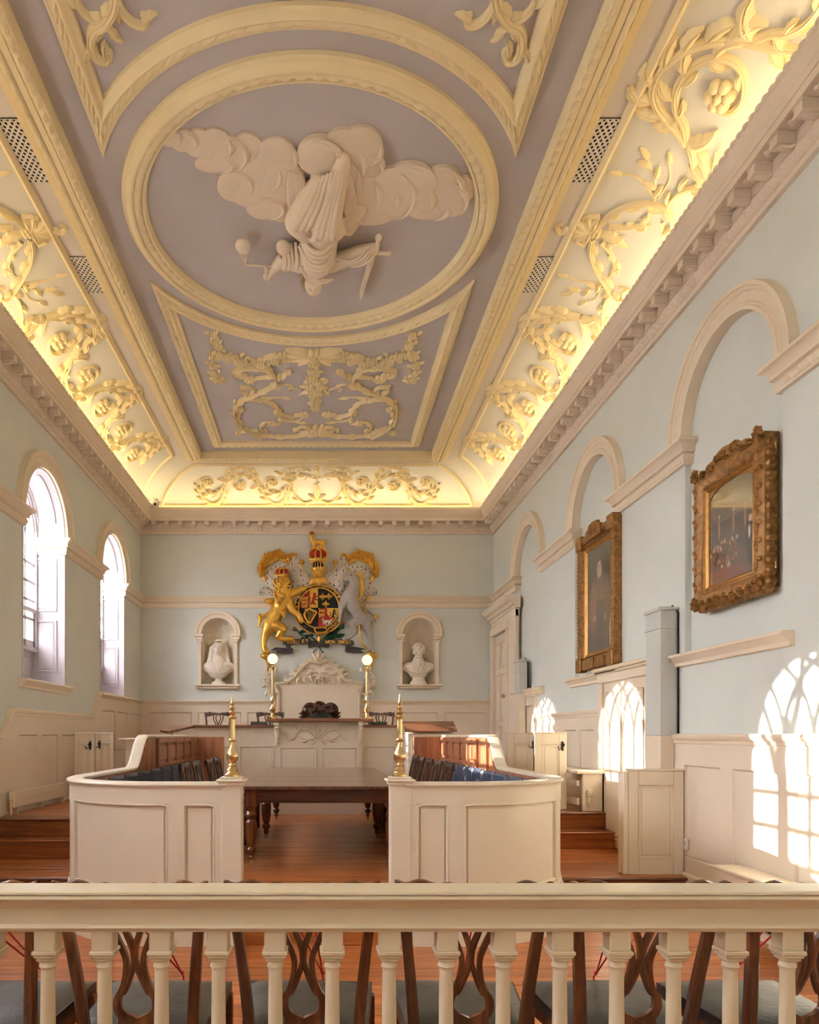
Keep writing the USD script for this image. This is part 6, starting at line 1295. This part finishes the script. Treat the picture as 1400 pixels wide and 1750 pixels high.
part(d2, 'frame', mapped(cat(box(8.22, 8.36, Z1, 2.019, .037, .085, .01), box(7.02, 7.12, Z1, 2.019, .037, .085, .01), box(7.02, 8.36, 2.02, 2.119, .037, .085, .01), box(6.98, 8.40, 2.12, 2.15, 0, .10, .006), box(6.95, 8.43, 2.15, 2.19, 0, .13, .01)), WR), 'trim_cream')
part(d2, 'leaf', mapped(box(7.13, 8.21, Z1 + .02, 2.015, .03, .06), WR), 'trim_cream'); six_panels(d2, 7.13, 8.21, Z1, 2.0, .076, 'trim_cream', rows=((.06, .40), (.47, .95)))
part(d2, 'knob', mapped(cat(tube([(7.24, 1.02, .06), (7.24, 1.02, .11)], .012, 8), ball((7.24, 1.02, .13), .032, 2)), WR), 'brass', smooth=True)
for i, (a0, a1, h, zt_, zs) in enumerate(((6.61, 6.91, .167, 2.607, 1.42), (11.45, 11.73, .14, 2.635, 2.09))):
    pb = thing('pipe_casing', ['tall grey boxed pipe casing on the right wall, beside the sunlit door', 'far boxed pipe casing on the right wall, beside the tall corner door'][i], 'casing', (XR - h / 2, (a0 + a1) / 2, .0))
    z0 = .0 if i == 0 else Z3
    part(pb, 'upper_box', mapped(box(a0, a1, zs, zt_ - .03, .005, h, .004), WR), 'pipe_grey'); part(pb, 'lower_box', mapped(box(a0, a1, z0, zs, .04, h, .004), WR), 'wall_cream')
    part(pb, 'cap', mapped(cat(box(a0 - .02, a1 + .02, zt_ - .03, zt_, .0, h + .02, .008), box(a0 - .008, a1 + .008, zt_ - .20, zt_ - .185, 0, h + .008, .004)), WR), 'pipe_grey')
    part(pb, 'conduit', mapped(tube([(a0 - .012, zs + .02, .010), (a0 - .012, zt_ - .05, .010), (a0 + .06, zt_ + .02, .03)], .009, 6), WR), 'iron_black', smooth=True)
    if i == 0: part(pb, 'coat_hook', mapped(cat(tube([(a0 - .002, 2.12, .09), (a0 - .03, 2.10, .10), (a0 - .03, 2.13, .11)], .008, 6), box(a0 - .006, a0, 2.10, 2.15, .075, .105)), WR), 'pipe_grey', smooth=True)
# gates of the side pews: cream panelled leaves standing open
def gate(label, x0, x1, y, z0, z1, group=None, tilt=0.0, latch=1, name='pew_gate', panels=1, kind='wall_cream'):
    w = x1 - x0; gp = thing(name, label, 'gate', ((x0 + x1) / 2, y, z0), tilt or .0, group)
    part(gp, 'leaf', box(-w / 2, w / 2, -.014, .014, 0.02, z1 - z0 - .02), kind, local=True)
    st = .09 if w > .35 else .055; H = z1 - z0
    fr = [box(-w / 2, -w / 2 + st, -.026, .026, 0, H, .004), box(w / 2 - st, w / 2, -.026, .026, 0, H, .004), box(-w / 2 + st + .0005, w / 2 - st - .0005, -.0255, .0255, 0, .14, .004), box(-w / 2 + st + .0005, w / 2 - st - .0005, -.0255, .0255, H - .13, H, .004)]
    part(gp, 'rails', cat(*fr), kind, local=True)
    part(gp, 'panel', cat(box(-w / 2 + st + .03, w / 2 - st - .03, -.021, .021, .17, H - .16, .006)), kind, local=True)
    part(gp, 'panel_moulding', (lambda m: (np.c_[m[0][:, 0], -m[0][:, 2], m[0][:, 1]], m[1]))(sweep([(-w / 2 + st, .14), (w / 2 - st, .14), (w / 2 - st, H - .13), (-w / 2 + st, H - .13)], [(0, .026), (.004, .018), (.018, .018), (.024, .014)], closed=True)), kind, local=True, smooth=30)
    part(gp, 'top_cap', box(-w / 2 - .008, w / 2 + .008, -.034, .034, H + .0005, H + .02, .006), kind, local=True)
    if latch: 
        sx = w / 2 - .05 if latch > 0 else -w / 2 + .05
        part(gp, 'latch', cat(ball((sx, -.045, H - .13), .022, 1), tube([(sx, -.03, H - .13), (sx, -.05, H - .16), (sx - .05, -.05, H - .19), (sx - .06, -.05, H - .15)], .006, 6), box(sx - .012, sx + .012, -.03, -.026, H - .20, H - .09)), 'iron_black', smooth=30, local=True)
    return gp
gate('open cream gate beside the right steps, sunlight along its edge', 2.49, 2.87, 8.46, Z2, 1.44)
gate('sunlit open cream gate behind the swept end of the right pew', 2.50, 2.90, 9.75, Z2, 1.44)
gate('nearer narrow cream gate with a black latch beside the left radiator', -3.13, -2.88, 9.05, Z2, 1.44, latch=1)
gate('farther cream gate with a black latch behind the left pew', -3.08, -2.84, 9.75, Z2, 1.44, latch=-1)
pd = gate('broad cream pew door standing at the edge of the platform by the right wall', 2.75, 3.235, 6.46, Z1, 1.10, latch=0, name='pew_door', tilt=-.06)
part(pd, 'hinge_post', box(-.29, -.244, -.03, .10, 0, .92, .006), 'wall_cream', local=True)
# seats and cupboards beside them
sb = thing('side_bench', 'small cream side bench with a cut-out front at the head of the right steps', 'bench', (3.07, 8.4, Z2))
part(sb, 'top', box(2.90, 3.24, 8.18, 9.3, .98, 1.02, .008), 'wall_cream'); part(sb, 'front', cat(box(2.98, 3.24, 8.22, 8.26, Z2, .98, .004), box(2.93, 2.96, 8.27, 9.3, .62, .70), box(2.93, 2.96, 8.27, 9.3, .84, .90)), 'wall_cream')
part(sb, 'bracket', cat(box(3.02, 3.09, 8.18, 8.22, .72, .80, .01), tube([(3.055, 8.20, .72), (3.05, 8.20, .66), (3.06, 8.20, .60)], .02, 8)), 'niche_stone')
sh_ = thing('shelf_stand', 'cream box stand with an overhanging shelf top behind the left pew', 'stand', (-2.62, 9.9, Z2))
part(sh_, 'top', box(-2.80, -2.42, 9.80, 10.4, 1.36, 1.385, .006), 'wall_cream'); part(sh_, 'body', box(-2.72, -2.42, 9.87, 10.37, Z2, 1.36, .004), 'wall_cream')
rd = thing('radiator', 'long low cream radiator on short legs along the left wall', 'radiator', (XL + .1, 8.5, Z2))
part(rd, 'body', mapped(box(7.85, 9.45, Z2 + .07, Z2 + .26, .06, .13, .012), WL), 'pew_cream'); part(rd, 'groove', mapped(box(7.92, 9.38, Z2 + .155, Z2 + .163, .13, .132), WL), 'niche_stone')
for a in (7.95, 8.65, 9.35): part(rd, 'leg', mapped(box(a, a + .04, Z2, Z2 + .08, .07, .12), WL), 'pew_cream')
part(rd, 'valve', mapped(tube([(7.83, Z2, .095), (7.83, Z2 + .16, .095), (7.86, Z2 + .16, .095)], .014, 8), WL), 'brass', smooth=True)
lb = thing('radiator_cover', 'low cream boxed radiator cover with a slotted front along the right wall', 'radiator cover', (XR - .15, 4.2, 0))
part(lb, 'top', mapped(box(2.6, 5.56, .395, .42, .04, .275, .006), WR), 'wall_cream'); part(lb, 'front', mapped(cat(box(2.62, 5.54, 0, .06, .22, .25), box(2.62, 5.54, .33, .395, .22, .25), box(5.45, 5.54, .06, .33, .04, .25), *[box(a, a + .09, .06, .33, .22, .25) for a in (2.62, 3.5, 4.4)]), WR), 'wall_cream')
part(lb, 'dark_inside', mapped(box(2.64, 5.45, .0, .39, .076, .20), WR), 'dark_void')
sk = thing('wall_socket', 'small cream electrical socket plate low on the right panelling', 'socket', (XR - .05, 6.42, .45))
part(sk, 'plate', mapped(box(6.36, 6.48, .40, .50, .036, .048, .003), WR), 'white_plastic')
for a in (6.385, 6.435): part(sk, 'switch', mapped(box(a, a + .02, .45, .475, .048, .052), WR), 'pipe_grey')

# paintings: a canvas is a fine grid whose colours are painted per point
def canvas(parent, a0, a1, z0, z1, h, fn, n=110):
    m = int(n * (z1 - z0) / (a1 - a0)); u, v = np.meshgrid(np.linspace(0, 1, n), np.linspace(0, 1, m), indexing='ij')
    # seen from inside the room: the far edge is at the left
    vv = np.stack([(a0 + u * (a1 - a0)).ravel(), (z0 + v * (z1 - z0)).ravel(), np.full(n * m, h)], 1)
    p = part(parent, 'canvas', mapped((vv, grid_faces(n, m)), WR), 'canvas')
    col = np.clip(fn(1 - u.ravel(), v.ravel()) * 1.7, 0, 1)
    from pxr import Vt
    UsdGeom.PrimvarsAPI(stage.GetPrimAtPath(p)).CreatePrimvar('displayColor', Sdf.ValueTypeNames.Color3fArray, 'vertex').Set(Vt.Vec3fArray.FromNumpy(col.astype(np.float32)))
    return p
def blob(col, u, v, cx, cy, rx, ry, c, soft=.35, rot=0.0):
    du, dv = (u - cx), (v - cy); k, s = math.cos(rot), math.sin(rot); a, b = (k * du + s * dv) / rx, (-s * du + k * dv) / ry
    w = np.clip((1 + soft - np.hypot(a, b)) / (2 * soft), 0, 1)[:, None]; w = w * w * (3 - 2 * w)
    return col * (1 - w) + np.array(c) * w
def noise2(u, v, f, seed): return meshkit.fbm(np.stack([u * f, v * f * 1.6, np.zeros_like(u)], -1), 4, seed)[:, None]
def portrait(u, v):                                        # u from the viewer's left to right
    u = .5 + (u - .5) / 1.32; v = .5 + (v - .46) / 1.06
    col = np.array([.040, .040, .032]) * (.75 + .6 * noise2(u, v, 5, 1)) + np.zeros((len(u), 3))
    for a in ((.5, .30, .42, .42, (.045, .036, .030)), (.52, .52, .30, .20, (.075, .056, .044)), (.32, .46, .09, .24, (.20, .10, .07)), (.70, .42, .10, .28, (.10, .07, .052)), (.52, .60, .07, .08, (.11, .065, .045)),
              (.46, .70, .02, .10, (.20, .11, .05)), (.57, .66, .02, .12, (.20, .10, .05)), (.50, .58, .22, .018, (.14, .09, .05)), (.52, .54, .12, .016, (.20, .13, .06)), (.36, .38, .035, .03, (.42, .26, .18)), (.66, .36, .03, .03, (.36, .22, .15)), (.80, .22, .018, .12, (.40, .34, .26)), (.30, .34, .10, .02, (.16, .10, .05)),
              (.50, .795, .058, .055, (.30, .18, .125)), (.50, .757, .058, .045, (.33, .27, .22)), (.50, .838, .045, .018, (.34, .26, .2)), (.477, .803, .011, .006, (.16, .085, .06)), (.523, .803, .011, .006, (.16, .085, .06)), (.50, .775, .03, .008, (.22, .15, .11)), (.502, .789, .010, .016, (.36, .22, .155)), (.452, .795, .010, .028, (.36, .31, .27)), (.548, .795, .010, .028, (.30, .26, .22))):
        col = blob(col, u, v, *a)
    g = np.random.default_rng(5)
    for k in range(26): col = blob(col, u, v, g.uniform(.3, .75), g.uniform(.05, .55), .008, g.uniform(.04, .12), (.09, .065, .045), .6, g.uniform(-.3, .3))
    return col
def parliament(u, v):
    col = np.array([.045, .043, .046]) * (.7 + .7 * noise2(u, v, 6, 3)) + np.zeros((len(u), 3))
    col = np.where((v > .62)[:, None], np.array([.07, .068, .055]) * (.8 + .5 * noise2(u * 3, v, 8, 9)), col)
    for a in ((.35, .08, .5, .09, (.13, .045, .035)), (.35, .30, .26, .14, (.060, .040, .030)), (.62, .22, .20, .07, (.085, .05, .042))): col = blob(col, u, v, *a)
    g = np.random.default_rng(7)
    for k in range(60): col = blob(col, u, v, g.uniform(.05, .62), g.uniform(.16, .42), g.uniform(.012, .03), g.uniform(.012, .025), [(.16, .10, .07), (.03, .02, .02), (.22, .08, .06), (.30, .22, .16)][k % 4], .5, g.uniform(-1, 1))
    for x in (.25, .55, .78): col = blob(col, u, v, x, .56, .022, .11, (.20, .14, .09)); col = blob(col, u, v, x, .68, .018, .02, (.35, .24, .18))
    col = blob(col, u, v, .88, .32, .07, .22, (.02, .02, .022)); col = blob(col, u, v, .88, .52, .035, .035, (.40, .27, .2)); col = blob(col, u, v, .86, .40, .02, .06, (.35, .33, .3))
    return col
def frame_rect(a0, a1, z0, z1): return [(a0, z0), (a1, z0), (a1, z1), (a0, z1)]
p1 = thing('painting', 'assembly painting in a carved scalloped gilt frame, the nearer one on the right wall', 'painting', (XR, 5.69, 2.48))
a0, a1, z0, z1 = 5.20, 6.18, 2.485, 3.68
part(p1, 'back_box', mapped(box(a0 + .02, a1 - .02, z0 + .02, z1 - .04, -.05, .035, .006), WR), 'gilt_dark')
part(p1, 'frame', mapped(sweep(frame_rect(a0, a1, z0, z1 - .05), [(0, .02), (0, .075), (.03, .095), (.07, .10), (.11, .085), (.125, .07), (.14, .075), (.155, .06), (.155, .03)], closed=True), WR), 'gilt_frame', smooth=30)
P1M = []
g = np.random.default_rng(21)
for (aa, bb, n, nx_, nz) in ((a0, a1, 9, 0, -1), (a0, a1, 9, 0, 1)):
    for k in range(n):
        a = aa + (bb - aa) * (k + .5) / n; zc_ = z1 - .075 + (.045 if 2 < k < 6 else .0) if nz > 0 else z0 + .055
        P1M.append(lift(leaf((a - .05, zc_ - .02), g.uniform(-.5, .5) + (.4 if nz > 0 else -.2), .10, .05, .03, .6 * (-1) ** k, 2, 8), .09)); P1M.append(lift(flower((a, zc_ + .01 * nz), .032, .03, 5), .088))
for k in range(9):
    z = z0 + (z1 - z0) * (k + .5) / 9
    for a, s in ((a0 + .055, -1), (a1 - .055, 1)): P1M.append(lift(leaf((a, z - .05), PI / 2 + .2 * s, .09, .045, .025, -.6 * s, 2, 8), .09)); P1M.append(lift(ball((a + s * .02, z + .03, 0), .022, 1), .09))
for a in (a0 + .05, a1 - .05):
    for z in (z0 + .05, z1 - .05):
        for t in range(6): P1M.append(lift(leaf((a, z), t * PI / 3 + .3, .065, .04, .03, .5, 2, 8), .095))
crest_ = dome(Polygon([(a0 + .18, z1 - .06), (a0 + .22, z1 - .01), (a0 + .34, z1 + .0), (a0 + .36, z1 + .04), (a0 + .45, z1 + .035), (a0 + .53, z1 + .05), (a0 + .62, z1 + .035), (a0 + .66, z1 + .0), (a0 + .78, z1 - .01), (a0 + .82, z1 - .06)]), .05, .03, .03)
scal = ops.unary_union([Polygon(frame_rect(a0 + .005, a1 - .005, z0 + .005, z1 - .055))] + [Point(a, z).buffer(.030) for z in (z0 + .008, z1 - .058) for a in np.linspace(a0 + .05, a1 - .05, 12)] + [Point(a, z).buffer(.028) for a in (a0 + .008, a1 - .008) for z in np.linspace(z0 + .06, z1 - .12, 14)]).difference(Polygon(frame_rect(a0 + .1, a1 - .1, z0 + .1, z1 - .15)))
part(p1, 'scalloped_edge', mapped(dome(scal, .082, .02, .05, .6, full=.05), WR), 'gilt_frame', smooth=40)
part(p1, 'carved_crest', mapped(lift(crest_, .05), WR), 'gilt_frame', smooth=40)
part(p1, 'carving', mapped(cat(*P1M), WR), 'gilt_frame', smooth=50)
part(p1, 'inner_slip', mapped(sweep(frame_rect(a0 + .15, a1 - .15, z0 + .15, z1 - .20), [(0, .035), (0, .062), (.012, .066), (.03, .05), (.032, .035)], closed=True), WR), 'gilt_bright', smooth=30)
sp_ = Polygon(frame_rect(a0 + .17, a1 - .17, z0 + .17, z1 - .21)).difference(ops.unary_union([Polygon(frame_rect(a0 + .18, a1 - .18, z0 + .1, z1 - .33)), affinity.scale(Point((a0 + a1) / 2, z1 - .33).buffer(1, 24), (a1 - a0) / 2 - .18, .105)]))
part(p1, 'arched_spandrel', mapped(extrude(sp_, .038, .046), WR), 'gilt_frame')
canvas(p1, a0 + .15, a1 - .15, z0 + .16, z1 - .21, .040, parliament)
for z in (z1 - .16, z0 + .17): part(p1, 'hanging_plate', mapped(cat(box(a0 - .025, a0 + .03, z - .025, z + .025, .0, .012, .003), tube([(a0 - .02, z, .012), (a0 - .035, z + .012, .02), (a0 - .035, z - .012, .02)], .006, 6)), WR), 'brass')
p2 = thing('painting', 'tall portrait of a bearded man in robes in a square-cornered gilt frame', 'painting', (XR, 8.41, 2.2))
a0, a1, z0, z1 = 7.86, 8.96, 2.215, 3.84
part(p2, 'back_box', mapped(box(a0 + .02, a1 - .02, z0 + .02, z1 - .02, -.05, .03, .006), WR), 'gilt_dark')
part(p2, 'frame', mapped(sweep(frame_rect(a0, a1, z0, z1), [(0, .0), (0, .09), (.02, .10), (.06, .10), (.065, .09), (.085, .09), (.095, .07), (.12, .065), (.13, .05), (.15, .045), (.155, .03)], closed=True), WR), 'gilt_frame', smooth=30)
part(p2, 'gilt_slip', mapped(sweep(frame_rect(a0 + .135, a1 - .135, z0 + .16, z1 - .15), [(0, .04), (0, .058), (.02, .05), (.045, .036), (.046, .03)], closed=True), WR), 'gilt_bright', smooth=30)
part(p2, 'beading', mapped(cat(*[ball((a, z, .10), .014, 1) for z in np.arange(z0 + .16, z1 - .1, .045) for a in (a0 + .028, a1 - .028)]), WR), 'gilt_bright', smooth=True, kind='stuff')
for a in (a0 + .065, a1 - .065):
    for z in (z0 + .065, z1 - .055): part(p2, 'corner_block', mapped(box(a - .08, a + .08, z - .085, z + .085, .02, .122, .012), WR), 'gilt_frame')
cm = (a0 + a1) / 2
part(p2, 'crest', mapped(cat(lift(dome(Polygon([(cm - .24, z1 - .10), (cm - .22, z1 + .02), (cm - .15, z1 + .035), (cm - .13, z1 + .075), (cm, z1 + .09), (cm + .13, z1 + .075), (cm + .15, z1 + .035), (cm + .22, z1 + .02), (cm + .24, z1 - .10)]), .035, .03, .03), .09), *[lift(leaf((cm + s * .03, z1 - .06), PI / 2 - s * k * .5, .12, .05, .03, -s * .4, 2, 8), .12) for s in (-1, 1) for k in (0, 1, 2)]), WR), 'gilt_frame', smooth=40)
part(p2, 'name_tablet', mapped(cat(box(cm - .30, cm - .03, z0 + .0, z0 + .12, .09, .115, .006), box(cm + .02, cm + .34, z0 + .0, z0 + .12, .09, .115, .006)), WR), 'gilt_frame')
canvas(p2, a0 + .15, a1 - .15, z0 + .17, z1 - .16, .036, portrait)

# ------------------------------------------------------------------ outside: the ground and a clipped hedge that the low sun clears
part(struct('ground_outside', 'grass outside the windows', 'ground'), 'lawn', box(-40, XL - .52, -25, 40, -1.3, -1.2), 'grass')
nb_ = thing('neighbour_wall', 'pale rendered wall of a neighbouring building outside the left windows', 'wall', (-7.4, 9, -1.2))
part(nb_, 'wall', box(-7.8, -7.2, -14, 32, -1.2, 4.12, .03), 'neighbour_render'); part(nb_, 'coping', box(-7.85, -7.15, -14, 32, 4.12, 4.20, .02), 'neighbour_render')
iv = thing('ivy', 'ragged ivy along the top of the neighbouring wall', 'ivy', (-7.5, 9, 4.2), kind='stuff')
g = np.random.default_rng(31); lv = []
for k in range(900):
    y = g.uniform(-8, 24); hgt = .20 * meshkit.fbm(np.array([y * 1.3, 0, 0]), 4, 6) * g.uniform(.2, 1.6)
    lv.append(mv(ball((0, 0, 0), .07, 0, (1, 1.4, .8)), (g.uniform(-7.75, -7.25), y, 4.25 + hgt), rz=g.uniform(0, 3)))
part(iv, 'leaves', cat(*lv), 'foliage', kind='stuff')
bt = thing('bare_tree', 'bare young tree outside the left windows', 'tree', (-6.4, 6.9, -1.2))
part(bt, 'trunk', tube([(-6.4, 6.92, -1.2), (-6.4, 6.90, 3.2), (-6.4, 6.88, 4.6), (-6.38, 6.90, 5.2)], [.14, .11, .07, .035], 10), 'foliage', smooth=True)
for p_ in ([(-6.4, 6.88, 4.6), (-6.4, 7.02, 5.0), (-6.4, 7.2, 5.35), (-6.4, 7.3, 5.8)], [(-6.39, 6.89, 4.9), (-6.4, 6.75, 5.4), (-6.4, 6.72, 5.7), (-6.4, 6.7, 6.0)]): part(bt, 'branch', tube(p_, [.05, .04, .03, .02], 8), 'foliage', smooth=True)
